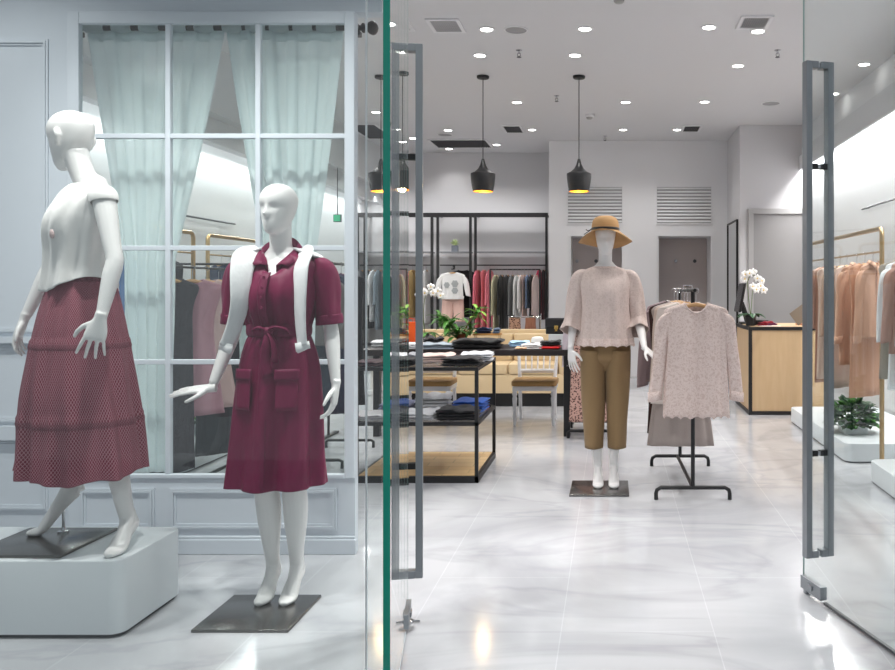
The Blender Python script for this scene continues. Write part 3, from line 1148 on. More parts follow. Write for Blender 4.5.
# --- the mannequin in the maroon shirt dress -----------------------------------------------------
MAROON = fab((114, 16, 62), 0.5, 0.02, 0.0, 0.8, 7)
MAROOND = fab((108, 16, 60), 0.55, 0.05, 0.0, 0.3, 12)
KNITW = fab((232, 232, 232), 0.9, 0.08, 0.2, 0.2, 30)
ZP = 0.012
m2 = thing('mannequin', 'white faceless mannequin in a maroon belted shirt dress with a white jumper over the shoulders', 'mannequin', (-1.435, 3.52, 0), 0, 'white shop mannequins')
MB().rrect(-0.215, 0.167, -0.33, 0.04, 0.0, ZP, 0.004, 2).build('base_plate', PLATE, m2, bevel=0.001, label='square dark steel base plate')
Z2 = ZP - 0.004
body('body', m2, (0, 0.0), (0.0, 0.0), -0.10, head_c=(0.0, 0.0, 1.580), head_yaw=-0.22, nose=1.0, hs=0.93, ears=False,
     arms=[((-0.160, 0.01, 1.422), (-0.212, 0.03, 1.165), (-0.262, -0.05, 0.945)), ((0.160, 0.006, 1.422), (0.212, 0.03, 1.17), (0.252, -0.03, 0.945))],
     hands=[dict(wrist=(-0.268, -0.055, 0.925), d=(-0.97, -0.20, -0.08), nrm=(0.0, -0.25, 1), thumb=-1, curl=0.10, spread=0.10),
            dict(wrist=(0.254, -0.034, 0.935), d=(-0.06, -0.15, -1), nrm=(0.95, 0.1, -0.1), thumb=1, curl=0.45, spread=0.06)],
     legs=[((-0.078, 0.0, 0.90), (-0.062, -0.005, 0.52), (-0.052, 0.055, 0.135 + Z2), (-0.052, 0.085, 0.07 + Z2), (-0.050, -0.03, 0.014 + Z2), (-0.052, -0.098, 0.012 + Z2)),
           ((0.078, 0.0, 0.90), (0.062, -0.005, 0.52), (0.052, 0.055, 0.135 + Z2), (0.052, 0.085, 0.07 + Z2), (0.052, -0.03, 0.014 + Z2), (0.056, -0.098, 0.012 + Z2))])
YW2 = -0.10


def fold2(a, t):
    top = math.exp(-((t - 0.02) / 0.05) ** 2)
    g = 0.0
    g += 0.004 * math.sin(9 * a + 1.0 + 2 * t) * min(1, t * 4) + 0.018 * t * math.sin(7 * a + 0.8 * math.sin(3 * t + a)) + 0.006 * t * math.sin(13 * a + 2)
    g += 0.006 * top * math.sin(22 * a) + 0.005 * math.sin(24 * a + 1) * math.exp(-t / 0.15)
    return g


sk = MB()
cloth(sk, [(1.165, 0, 0, 0.118, 0.092, 0.086), (1.10, 0, 0, 0.148, 0.118, 0.108), (1.00, -0.003, 0, 0.172, 0.128, 0.124), (0.85, -0.006, 0, 0.184, 0.138, 0.135), (0.65, -0.010, 0, 0.194, 0.148, 0.145), (0.505, -0.014, 0, 0.202, 0.156, 0.152)], 160, 60, fold2, YW2)
dr = sk.build('dress_skirt', MAROON, m2, solid=0.003, angle=180)


def fold2b(a, t):
    return 0.004 * math.sin(8 * a + 5 * t) * t + 0.008 * math.sin(17 * a + 1.3 + 2 * t) * max(0, t - 0.45) * 1.8 + 0.004 * math.sin(5 * a - 9 * t)


bo = MB()
cloth(bo, [(1.500, 0, 0.018, 0.070, 0.066, 0.064), (1.492, 0, 0.018, 0.100, 0.074, 0.072), (1.475, 0, 0.016, 0.145, 0.082, 0.080), (1.445, 0, 0.012, 0.172, 0.094, 0.088), (1.40, 0, 0.006, 0.170, 0.118, 0.098), (1.33, 0, 0, 0.160, 0.140, 0.104), (1.26, 0, 0, 0.152, 0.134, 0.100), (1.20, 0, 0, 0.134, 0.108, 0.092), (1.160, 0, 0, 0.122, 0.096, 0.088)], 128, 50, fold2b, YW2)
for i, (x, y, z) in enumerate(bo.v):                   # open V at the throat
    if y < 0 and z > 1.40 and abs(x) < 0.062:
        bo.v[i] = (x, y, z - (1 - abs(x) / 0.062) * 0.075 * min(1.0, (z - 1.40) / 0.07))
dress = bo.build('dress_bodice', MAROON, m2, solid=0.003, angle=180)
# placket, buttons and pockets
def on_front(x, z, out=0.0):
    """A point on the front of the dress (local), x across, z up."""
    if z > 1.165:
        L = [(1.500, 0.066, 0.070), (1.475, 0.082, 0.145), (1.445, 0.094, 0.172), (1.40, 0.112, 0.170), (1.33, 0.140, 0.16), (1.26, 0.134, 0.152), (1.20, 0.108, 0.134), (1.16, 0.096, 0.122)]
    else:
        L = [(1.165, 0.092, 0.118), (1.10, 0.118, 0.150), (1.00, 0.128, 0.178), (0.85, 0.138, 0.192), (0.65, 0.148, 0.204), (0.475, 0.156, 0.214)]
    zz = [q[0] for q in L][::-1]
    f = float(np.interp(z, zz, [q[1] for q in L][::-1])) + out
    w = float(np.interp(z, zz, [q[2] for q in L][::-1])) + out
    y = -f * math.sqrt(max(0.0, 1 - (x / w) ** 2))
    x2, y2 = rot2(x, y, YW2)
    return (x2, y2 + (0.01 if z > 1.4 else 0), z)


for z0, z1, par in ((1.185, 1.415, dress), (0.51, 1.13, dr)):
    zs_ = np.linspace(z1, z0, 24)
    r = [[on_front(x, z, 0.010 + (0.004 if abs(x) < 0.015 else 0.0)) for x in (-0.019, -0.014, 0, 0.014, 0.019)] for z in zs_]
    MB().loft(r, closed=False).build('placket', MAROOND, par, solid=0.003, angle=180)
    k = 5 if z0 > 1 else 6
    for i in range(k):
        z = z0 + 0.04 + (z1 - z0 - 0.06) * i / (k - 1)
        px_, py_, pz_ = on_front(0, z, 0.017)
        o = MB().lathe([(0.0065, -0.002), (0.007, 0), (0.0055, 0.0022), (0.001, 0.0016)], 14).build('button', MAROOND, par)
        o.location = (px_, py_, pz_)
        o.rotation_euler = (PI / 2, 0, YW2)
for s in (-1, 1):
    zs_ = np.linspace(1.00, 0.84, 10)
    xs = np.linspace(0.055, 0.135, 9) * s
    MB().loft([[on_front(x, z, 0.012) for x in xs] for z in zs_], closed=False).build('pocket', MAROON, dr, solid=0.004, angle=180)
    zs_ = np.linspace(1.012, 0.965, 5)
    MB().loft([[on_front(x, z, 0.017) for x in np.linspace(0.050, 0.140, 9) * s] for z in zs_], closed=False).build('pocket_flap', MAROOND, dr, solid=0.004, angle=180)
# belt with a tied knot
be = MB()
cloth(be, [(1.196, 0, 0, 0.131, 0.107, 0.096), (1.182, 0, 0, 0.136, 0.111, 0.100), (1.160, 0, 0, 0.136, 0.112, 0.100), (1.146, 0, 0, 0.132, 0.109, 0.098)], 96, 12, lambda a, t: 0.0015 * math.sin(30 * a), YW2)
be.build('belt', MAROOND, m2, solid=0.003, angle=180, label='maroon tied fabric belt')
kn = MB()
kx, ky, kz = on_front(0.012, 1.17, 0.026)
kn.ball((kx, ky, kz), 0.021, 14, (1.15, 0.75, 0.9))
kn.tube([(kx, ky, kz), (kx + 0.035, ky - 0.006, kz + 0.018), (kx + 0.075, ky + 0.004, kz + 0.008), (kx + 0.088, ky + 0.012, kz - 0.012)], [(0.010, 0.006), (0.018, 0.006), (0.017, 0.005), (0.012, 0.004)], 10, sub=3)
kn.tube([(kx, ky, kz), (kx - 0.03, ky - 0.008, kz + 0.016), (kx - 0.06, ky - 0.002, kz + 0.004)], [(0.010, 0.006), (0.018, 0.007), (0.012, 0.005)], 10, sub=3)
kn.tube([(kx, ky, kz), (kx + 0.006, ky - 0.014, kz - 0.05), (kx - 0.004, ky - 0.018, kz - 0.12), (kx + 0.01, ky - 0.02, kz - 0.19)], [(0.012, 0.006), (0.020, 0.004), (0.022, 0.004), (0.022, 0.004)], 10, sub=3)
kn.tube([(kx, ky, kz), (kx + 0.03, ky - 0.010, kz - 0.045), (kx + 0.04, ky - 0.016, kz - 0.13)], [(0.012, 0.006), (0.018, 0.004), (0.020, 0.004)], 10, sub=3)
kn.build('belt_knot', MAROOND, m2, angle=180)
# collar: two pointed leaves round the neck
for s in (-1, 1):
    inner, outer = [], []
    for i in range(16):
        u = i / 15
        a = PI / 2 - s * (u * 1.0) * PI * 0.93
        ca, sa = math.cos(a), math.sin(a)
        zt = 1.574 - 0.128 * u ** 1.8
        rr = 0.062 + 0.018 * u
        inner.append((rr * ca, 0.014 + rr * 1.05 * sa - 0.012 * u, zt))
        b_ = PI / 2 - s * u * PI * 0.79
        ro = 0.088 + 0.024 * u
        outer.append((ro * math.cos(b_), 0.014 + ro * 1.03 * math.sin(b_) - 0.018 * u, 1.574 - 0.052 - 0.078 * u ** 1.5))
    stand = [(p[0] * 0.97, p[1], p[2] - 0.068) for p in inner]
    MB().loft([stand, inner, [((a[0] + b[0]) / 2 * 1.04, (a[1] + b[1]) / 2 * 1.04, (a[2] + b[2]) / 2 + 0.006) for a, b in zip(inner, outer)], outer], closed=False).build('collar', MAROOND, m2, solid=0.003, angle=180)
for s in (-1, 1):
    sh, e2 = Vector((s * 0.140, 0.012, 1.450)), (Vector((-0.206, 0.024, 1.20)) if s < 0 else Vector((0.207, 0.024, 1.20)))
    st = sleeve_tube([sh, (s * 0.172, 0.012, 1.428), (s * 0.192, 0.016, 1.37), Vector((s * 0.192, 0.016, 1.37)).lerp(e2, 0.55), e2], [0.034, 0.056, 0.056, 0.052, 0.050], wob=0.004, seed=s)
    so = st.build('dress_sleeve', MAROON, m2, solid=0.003, angle=180)
    dn = (e2 - Vector((s * 0.192, 0.016, 1.37))).normalized()
    sleeve_tube([e2 - dn * 0.036, e2 - dn * 0.012, e2 + dn * 0.006], [0.0545, 0.0555, 0.0550], sub=3, wob=0.001, cap=False).build('sleeve_cuff', MAROOND, so, solid=0.004, angle=180)
# white jumper laid over the shoulders, sleeves hanging at both sides of the front
jp = MB()
lv = cr_interp([(1.520, 0, 0.020, 0.080, 0.07, 0.076), (1.512, 0, 0.020, 0.105, 0.085, 0.086), (1.502, 0, 0.019, 0.140, 0.096, 0.094), (1.486, 0, 0.018, 0.172, 0.104, 0.102), (1.462, 0, 0.016, 0.190, 0.108, 0.106), (1.42, 0, 0.014, 0.192, 0.108, 0.110), (1.35, 0, 0.012, 0.182, 0.10, 0.112)], np.linspace(0, 6, 30))
rings = []
for i, (z, cx_, cy_, rx, rf, rb) in enumerate(lv):
    t = i / 29
    lim = (-0.60 if t < 0.45 else -0.60 + (t - 0.45) * 3.2)       # the front edges open, the sides drop behind the arms
    row = []
    for j in range(90):
        a = lim + (PI - 2 * lim) * j / 89
        o = 0.003 * math.sin(9 * a + 5 * t) + 0.003 * math.sin(4 * a - 6 * t)
        x, y = (rx + o) * math.cos(a), ((rb if math.sin(a) > 0 else rf) + o) * math.sin(a)
        row.append((cx_ + x, cy_ + y, z))
    rings.append(row)
jp.loft(rings[::-1], closed=False)
j0 = jp.build('jumper', KNITW, m2, angle=180, solid=0.010, label='white jumper draped over the shoulders')
for s, pts in ((-1, [(-0.088, 0.000, 1.512), (-0.116, -0.060, 1.486), (-0.115, -0.104, 1.435), (-0.110, -0.128, 1.36), (-0.114, -0.130, 1.28), (-0.142, -0.118, 1.19), (-0.180, -0.108, 1.108)]),
               (1, [(0.095, 0.000, 1.512), (0.130, -0.060, 1.486), (0.132, -0.104, 1.435), (0.134, -0.120, 1.36), (0.134, -0.122, 1.28), (0.136, -0.120, 1.19), (0.142, -0.116, 1.112)])):
    so = MB().tube(pts, [(0.036, 0.008), (0.050, 0.009), (0.046, 0.009), (0.041, 0.010), (0.036, 0.010), (0.031, 0.010), (0.028, 0.011)], 22, up=(0, -1, 0.2), sub=6).build('jumper_sleeve', KNITW, m2, angle=180)
    e = pts[-1]
    MB().tube([(e[0] - s * 0.002, e[1], e[2] + 0.012), (e[0] + s * 0.003, e[1], e[2] - 0.020), (e[0] + s * 0.005, e[1], e[2] - 0.024)], [(0.030, 0.013), (0.031, 0.014), (0.026, 0.011)], 18, up=(0, -1, 0.2)).build('ribbed_cuff', KNITW, so, angle=180)

# --- the mannequin on the plinth: white top, dotted skirt -----------------------------------------
PX0, PX1, PY0, PY1, PH = -2.85, -1.890, 3.135, 3.590, 0.30
pl = thing('display_plinth', 'low pale grey lacquered plinth with rounded corners under the skirt mannequin', 'plinth', ((PX0 + PX1) / 2, (PY0 + PY1) / 2, 0))
hx, hy = (PX1 - PX0) / 2, (PY1 - PY0) / 2
MB().rrect(-hx, hx, -hy, hy, 0.016, PH, 0.05, 8).build('block', PLINTHM, pl)
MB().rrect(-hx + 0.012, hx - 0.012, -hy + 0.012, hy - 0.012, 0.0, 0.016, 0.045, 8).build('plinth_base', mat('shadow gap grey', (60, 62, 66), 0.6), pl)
R1 = Vector((-2.13, 3.33, PH))
m1 = thing('mannequin', 'white mannequin on the plinth in a white top and long dotted skirt, face turned away', 'mannequin', R1, 0, 'white shop mannequins')
MB().rrect(-0.395, -0.012, -0.165, 0.205, 0.0, ZP, 0.004, 2).build('base_plate', PLATE, m1, bevel=0.001, label='square dark steel base plate')
YW1 = -0.68
OFF1 = (-0.045, 0.0)
LEAN1 = (0.03, -0.0)
body('body', m1, OFF1, LEAN1, YW1, head_c=(-0.072, 0.015, 1.545), head_yaw=-1.90, tilt=0.14, zs=0.985, nose=0.9, hipk=0.78,
     arms=[((0.125, -0.115, 1.405), (0.205, -0.175, 1.155), (0.192, -0.235, 0.945)), ((-0.150, 0.115, 1.405), (-0.235, 0.11, 1.15), (-0.300, 0.05, 0.935))],
     hands=[dict(wrist=(0.190, -0.24, 0.935), d=(-0.22, -0.12, -1), nrm=(0.35, -1, 0.0), thumb=1, curl=0.22, spread=0.17),
            dict(wrist=(-0.303, 0.046, 0.925), d=(-0.30, -0.10, -1), nrm=(-1, -0.25, 0.3), thumb=-1, curl=0.40, spread=0.10)],
     legs=[((0.01, -0.035, 0.90), (0.085, -0.045, 0.50), (0.150, 0.0, 0.115), (0.152, 0.035, 0.055), (0.170, -0.10, 0.012), (0.178, -0.172, 0.011), 0.86),
           ((-0.10, 0.035, 0.90), (-0.170, 0.03, 0.52), (-0.180, 0.150, 0.215), (-0.165, 0.165, 0.165), (-0.270, 0.105, 0.026), (-0.322, 0.085, 0.021), 0.86)])
MB().tube([(-0.205, 0.14, ZP), (-0.205, 0.14, 0.13)], 0.006, 10).lathe([(0.022, 0), (0.022, 0.005), (0.012, 0.009), (0.009, 0.02)], 16, (-0.205, 0.14, ZP)).build('support_rod', CHROME, m1)
WTOP = fab((236, 234, 231), 0.85, 0.05, 0.2, 0.3, 10)
DOTS = patterned('maroon cloth with pale dot lattice', (110, 36, 54), (186, 140, 150), 'dots', (PI * 150, PI * 56))


def fold1(a, t):
    g = 0.010 * t * math.sin(11 * a + 1.2 * math.sin(4 * t)) + 0.007 * t * math.sin(19 * a + 2) + 0.006 * math.sin(6 * a + 3 * t) * t
    for tier in (0.10, 0.46, 0.74):
        if t > tier:
            g += 0.003 * math.exp(-(t - tier) / 0.05) * (1 + 0.8 * math.sin(46 * a))
    g += 0.010 * nz(4 * math.cos(a), 4 * math.sin(a), t * 3) * t
    return g


sk = MB()
cloth(sk, [(1.115, -0.034, 0.0, 0.116, 0.100, 0.104), (1.06, -0.034, 0, 0.126, 0.110, 0.114), (0.95, -0.036, 0, 0.152, 0.138, 0.138), (0.80, -0.040, 0, 0.182, 0.162, 0.162), (0.62, -0.042, 0, 0.212, 0.184, 0.180), (0.44, -0.038, 0, 0.234, 0.192, 0.190), (0.300, -0.035, -0.005, 0.250, 0.20, 0.200)], 220, 90, fold1, -0.25, hem=lambda a: 0.012 * math.sin(2 * a + 0.6) + 0.006 * math.sin(7 * a))
ski = sk.build('skirt', DOTS, m1, solid=0.0025, angle=180, label='long tiered maroon skirt with tiny pale dots')
SEAMC = patterned('deeper maroon dotted cloth', (98, 30, 47), (160, 118, 128), 'dots', (PI * 150, PI * 2))
for q in (10, 42, 67):
    band(sk.rings[q:q + 3], (0.0015, 0.004, 0.0015), (-0.045, 0)).build('gathered_seam', SEAMC, ski, angle=180)


def fold1b(a, t):
    return 0.009 * t * math.sin(7 * a + 2.5) + 0.006 * t * math.sin(12 * a + 6 * t) + 0.005 * nz(3 * math.cos(a), 3 * math.sin(a), t * 2)


tp = MB()
cloth(tp, [(1.472, -0.012, 0.012, 0.066, 0.062, 0.060), (1.464, -0.012, 0.010, 0.098, 0.072, 0.072), (1.445, -0.014, 0.006, 0.140, 0.085, 0.084), (1.41, -0.018, 0.002, 0.166, 0.100, 0.092), (1.35, -0.020, 0, 0.158, 0.130, 0.100), (1.29, -0.024, 0, 0.150, 0.138, 0.100), (1.20, -0.032, 0, 0.140, 0.124, 0.104), (1.13, -0.036, 0, 0.136, 0.122, 0.116), (1.065, -0.036, 0, 0.140, 0.130, 0.130)], 140, 56, fold1b, YW1, hem=lambda a: 0.030 * math.cos(2 * a + 0.2))
top1 = tp.build('sleeveless_top', WTOP, m1, solid=0.003, angle=180, label='white sleeveless top')
xx, yy = rot2(0.062, -0.132, YW1)
pd = MB().ball((xx - 0.026, yy, 1.262), 0.011, 12, (0.9, 0.6, 1.7)).tube([(xx - 0.026, yy, 1.275), (xx - 0.024, yy + 0.006, 1.31)], 0.0025, 6)
pd.build('pendant', mat('pale rose stone', (206, 184, 182), 0.3), top1)
for s in (1, -1):                                      # short caps over the shoulder joints
    sh = Vector((0.125, -0.115, 1.400)) if s > 0 else Vector((-0.150, 0.115, 1.400))
    el = Vector((0.205, -0.175, 1.155)) if s > 0 else Vector((-0.235, 0.11, 1.15))
    inn = Vector((-0.015, 0.0, 1.425))
    dv = (el - sh).normalized()
    sleeve_tube([sh.lerp(inn, 0.45) + Vector((0, 0, 0.016)), sh.lerp(inn, 0.15) + Vector((0, 0, 0.010)), sh - dv * 0.004, sh + dv * 0.014], [0.034, 0.047, 0.0505, 0.0480], wob=0.001).build('cap_sleeve', WTOP, top1, solid=0.003, angle=180)

# --- the mannequin in the middle: straw hat, lace blouse, tan trousers ----------------------------
R3 = (-0.045, 5.52, 0)
m3 = thing('mannequin', 'white mannequin on the open floor in a straw hat, blush lace blouse and tan trousers', 'mannequin', R3, 0, 'white shop mannequins')
MB().rrect(-0.232, 0.156, -0.25, 0.15, 0.0, ZP, 0.004, 2).build('base_plate', PLATE, m3, bevel=0.001, label='square dark steel base plate')
body('body', m3, (0, 0), (0.0, 0), 0.03, head_c=(0.0, 0.0, 1.575), head_yaw=0.06, nose=0.45, ears=False, hs=0.94, hipk=0.82,
     arms=[((-0.158, 0.01, 1.425), (-0.212, 0.03, 1.15), (-0.232, -0.05, 0.955)), ((0.158, 0.01, 1.425), (0.226, 0.01, 1.135), (0.256, -0.195, 0.968))],
     hands=[dict(wrist=(-0.232, -0.055, 0.94), d=(0.12, -0.12, -1), nrm=(-0.75, -0.7, 0), thumb=-1, curl=0.20, spread=0.14),
            dict(wrist=(0.262, -0.205, 0.955), d=(0.55, -0.35, -0.45), nrm=(0.5, -0.3, 0.8), thumb=1, curl=0.25, spread=0.08)],
     legs=[((-0.078, 0.0, 0.90), (-0.064, -0.005, 0.52), (-0.052, 0.055, 0.135 + Z2), (-0.052, 0.085, 0.07 + Z2), (-0.048, -0.03, 0.014 + Z2), (-0.050, -0.09, 0.012 + Z2), 0.8),
           ((0.078, 0.0, 0.90), (0.064, -0.005, 0.52), (0.055, 0.055, 0.135 + Z2), (0.055, 0.085, 0.07 + Z2), (0.058, -0.03, 0.014 + Z2), (0.060, -0.09, 0.012 + Z2), 0.8)])
STRAW = wood('plaited tan straw', (190, 150, 102), (172, 132, 86), 22, (1, 1, 9), 0.8)
TAN = fab((140, 115, 82), 0.8, 0.06, 0.1, 0.18, 7)
LACE = patterned('blush lace', (206, 188, 180), (216, 199, 192), 'lace', 40)
LACE2 = patterned('rose lace', (212, 190, 181), (228, 210, 203), 'lace', 42)
tr_ = MB()


def trouser_leg(mb, s, top, bottom, n=48, rows=30):
    rings = []
    for i in range(rows):
        t = i / (rows - 1)
        z = top[2] + (bottom[2] - top[2]) * t
        x = top[0] + (bottom[0] - top[0]) * t ** 1.2
        y = top[1] + (bottom[1] - top[1]) * t
        rx = top[3] + (bottom[3] - top[3]) * t ** 1.3
        ry = top[4] + (bottom[4] - top[4]) * t ** 0.7
        rings.append([(x + (rx + 0.004 * math.sin(4 * a + 5 * t + s) * math.sin(PI * t)) * math.cos(a), y + (ry + 0.004 * math.sin(3 * a + 7 * t)) * math.sin(a) - (0.010 * max(0, math.cos(a + PI / 2)) ** 8), z) for a in np.linspace(0, 2 * PI, n, endpoint=False)])
    return mb.loft(rings[::-1], True, False, True)


hip3 = MB()
cloth(hip3, [(1.13, 0, 0, 0.125, 0.090, 0.086), (1.05, 0, 0.004, 0.150, 0.104, 0.106), (0.96, 0, 0.008, 0.168, 0.112, 0.118), (0.90, 0, 0.01, 0.166, 0.110, 0.117), (0.868, 0, 0.01, 0.148, 0.100, 0.108), (0.825, 0, 0.012, 0.070, 0.062, 0.07), (0.79, 0, 0.012, 0.030, 0.040, 0.04)], 72, 28, lambda a, t: 0.002 * math.sin(9 * a), cap1=True)
trousers = hip3.build('trousers', TAN, m3, solid=0.003, angle=180, label='cropped tan trousers')
for s in (-1, 1):
    trouser_leg(MB(), s, (s * 0.083, 0.008, 0.93, 0.088, 0.112), (s * 0.078, 0.04, 0.265, 0.062, 0.078)).build('trouser_leg', TAN, trousers, solid=0.003, angle=180)


def scallop(a):
    return 0.020 * abs(math.sin(8 * a))


bl = MB()
cloth(bl, [(1.492, 0, 0.014, 0.082, 0.072, 0.066), (1.484, 0, 0.014, 0.112, 0.080, 0.074), (1.465, 0, 0.012, 0.150, 0.090, 0.084), (1.435, 0, 0.01, 0.172, 0.102, 0.094), (1.38, 0, 0, 0.172, 0.130, 0.104), (1.31, 0, 0, 0.166, 0.146, 0.108), (1.20, 0, 0, 0.164, 0.142, 0.112), (1.08, 0, 0, 0.176, 0.142, 0.126), (1.00, 0, 0, 0.186, 0.146, 0.136), (0.965, 0, 0, 0.192, 0.150, 0.140)], 150, 60,
      lambda a, t: 0.006 * t * math.sin(9 * a + 1.5 * math.sin(5 * t)) + 0.004 * t * math.sin(15 * a), 0.03, hem=scallop)
blo = bl.build('lace_blouse', LACE, m3, solid=0.003, angle=180, label='blush lace blouse with scalloped hem')
yk = MB()
yk.tube([(0.086 * math.cos(a), 0.012 + 0.074 * math.sin(a) - (0.004 if math.sin(a) < 0 else 0), 1.489) for a in np.linspace(0, 2 * PI, 37)], 0.006, 8)
yk.build('neckline_trim', LACE2, blo)
hb = MB()
cloth(hb, [(1.015, 0, 0, 0.189, 0.150, 0.138), (0.99, 0, 0, 0.192, 0.153, 0.141), (0.956, 0, 0, 0.198, 0.156, 0.146)], 220, 10, lambda a, t: 0.006 * math.sin(9 * a + 1.5 * math.sin(4.6)) + 0.004 * math.sin(15 * a), 0.03, hem=scallop)
hb.build('scalloped_hem', LACE2, blo, solid=0.003, angle=180)
for s in (-1, 1):
    ends = [(s * 0.207, 0.018, 1.23), (s * 0.218, 0.012, 1.13), (s * (0.234 if s < 0 else 0.222), -0.02 if s < 0 else -0.05, 1.06)]
    sleeve_tube([(s * 0.120, 0.012, 1.444), (s * 0.166, 0.012, 1.420), (s * 0.190, 0.014, 1.35)] + ends, [0.034, 0.054, 0.056, 0.056, 0.061, 0.070], wob=0.006, seed=s * 2).build('blouse_sleeve', LACE, m3, solid=0.003, angle=180)
# floppy hat
ht = MB()
ZB = 1.722
rows = [(0.182, 0.0), (0.150, 0.006), (0.115, 0.010), (0.096, 0.012), (0.092, 0.018), (0.091, 0.048), (0.086, 0.078), (0.072, 0.100), (0.046, 0.112), (0.015, 0.115), (0.002, 0.115)]
rings = []
for r, z in rows:
    ring = []
    for j in range(64):
        a = 2 * PI * j / 64
        k = max(0.0, (r - 0.094) / 0.088)
        x, y = r * math.cos(a), r * 1.12 * math.sin(a)
        zz = z - 0.062 * k * math.cos(a) ** 2 - 0.085 * k * max(0, math.sin(a)) ** 2 + 0.006 * k * math.sin(3 * a + 1) + 0.006 * k * max(0, -math.sin(a))
        zz += -0.025 * y
        ring.append((x * (1.0 + 0.0 * k), y + 0.005, ZB + zz))
    rings.append(ring)
ht.loft(rings, True, False, True)
hat = ht.build('sun_hat', STRAW, m3, solid=0.004, angle=180, label='tan straw sun hat with thin dark band')
bd = MB()
rings = [[((0.0945 + o) * math.cos(a), 0.005 + (0.0945 + o) * 1.12 * math.sin(a), ZB + z - 0.025 * 0.0945 * 1.12 * math.sin(a)) for a in np.linspace(0, 2 * PI, 64, endpoint=False)] for o, z in ((0, 0.018), (0.002, 0.021), (0.002, 0.032), (0, 0.035))]
bd.loft(rings, True, False, False)
bd.tube([(-0.094, -0.03, ZB + 0.026), (-0.115, -0.05, ZB + 0.012), (-0.130, -0.055, ZB + 0.022)], 0.003, 6, sub=4).tube([(-0.094, -0.02, ZB + 0.024), (-0.122, -0.02, ZB + 0.004), (-0.145, -0.02, ZB - 0.012)], 0.003, 6, sub=4)
bd.build('hat_band', BLACK, hat, angle=180)

# ------------------------------------------------------------------ hangers and hanging clothes
HPROTO = {}


def hanger(pos, rz, label, group, kind='wood', tilt=0.0):
    key = kind
    if key not in HPROTO:
        t = thing('clothes_hanger', label, 'hanger', pos, rz, group)
        hk = MB()
        hk.tube([(0.0, -0.0, -0.085), (0.0, 0, -0.03)] + [(0.0155 * math.cos(a), 0, 0.0 + 0.0155 * math.sin(a)) for a in np.linspace(-PI / 2, PI * 1.05, 14)], 0.0021, 7)
        hk.build('hook', CHROME, t)
        ar = MB()
        ar.tube([(-0.154, 0, -0.128), (-0.13, 0, -0.119), (-0.06, 0, -0.098), (0, 0, -0.086), (0.06, 0, -0.098), (0.13, 0, -0.119), (0.154, 0, -0.128)], [(0.006, 0.008), (0.007, 0.010), (0.007, 0.011), (0.008, 0.013), (0.007, 0.011), (0.007, 0.010), (0.006, 0.008)], 12, sub=3)
        ar.build('hanger_arm', HANGW if kind == 'wood' else mat('black hanger', (40, 40, 42), 0.5), t)
        HPROTO[key] = t
        return t
    return dup(HPROTO[key], pos, rz, label, group)


def garment_levels(style, width, length, depth):
    w = width / 2
    sh = [(-0.078, 0.074, 0.026), (-0.084, 0.096, 0.024), (-0.096, 0.136, 0.023), (-0.110, 0.178, 0.022), (-0.122, 0.192, 0.021), (-0.150, 0.198, 0.023)]
    if style == 'top':
        bd_ = [(-0.28, w * 0.96, depth * 0.85), (-0.5, w, depth), (-length, w * 1.06, depth)]
    elif style == 'dress':
        bd_ = [(-0.28, w * 0.90, depth * 0.85), (-0.42, w * 0.80, depth * 0.9), (-0.60, w * 0.92, depth), (-length, w * 1.25, depth * 1.1)]
    elif style == 'slim':
        bd_ = [(-0.28, w * 0.86, depth * 0.85), (-0.5, w * 0.84, depth), (-length, w * 0.95, depth)]
    elif style == 'skirt':
        return [(-0.112, min(0.15, w * 0.82), 0.020), (-0.13, min(0.155, w * 0.84), 0.022), (-0.2, w * 0.85, depth), (-length * 0.6, w, depth), (-length, w * 1.1, depth)]
    return sh + bd_


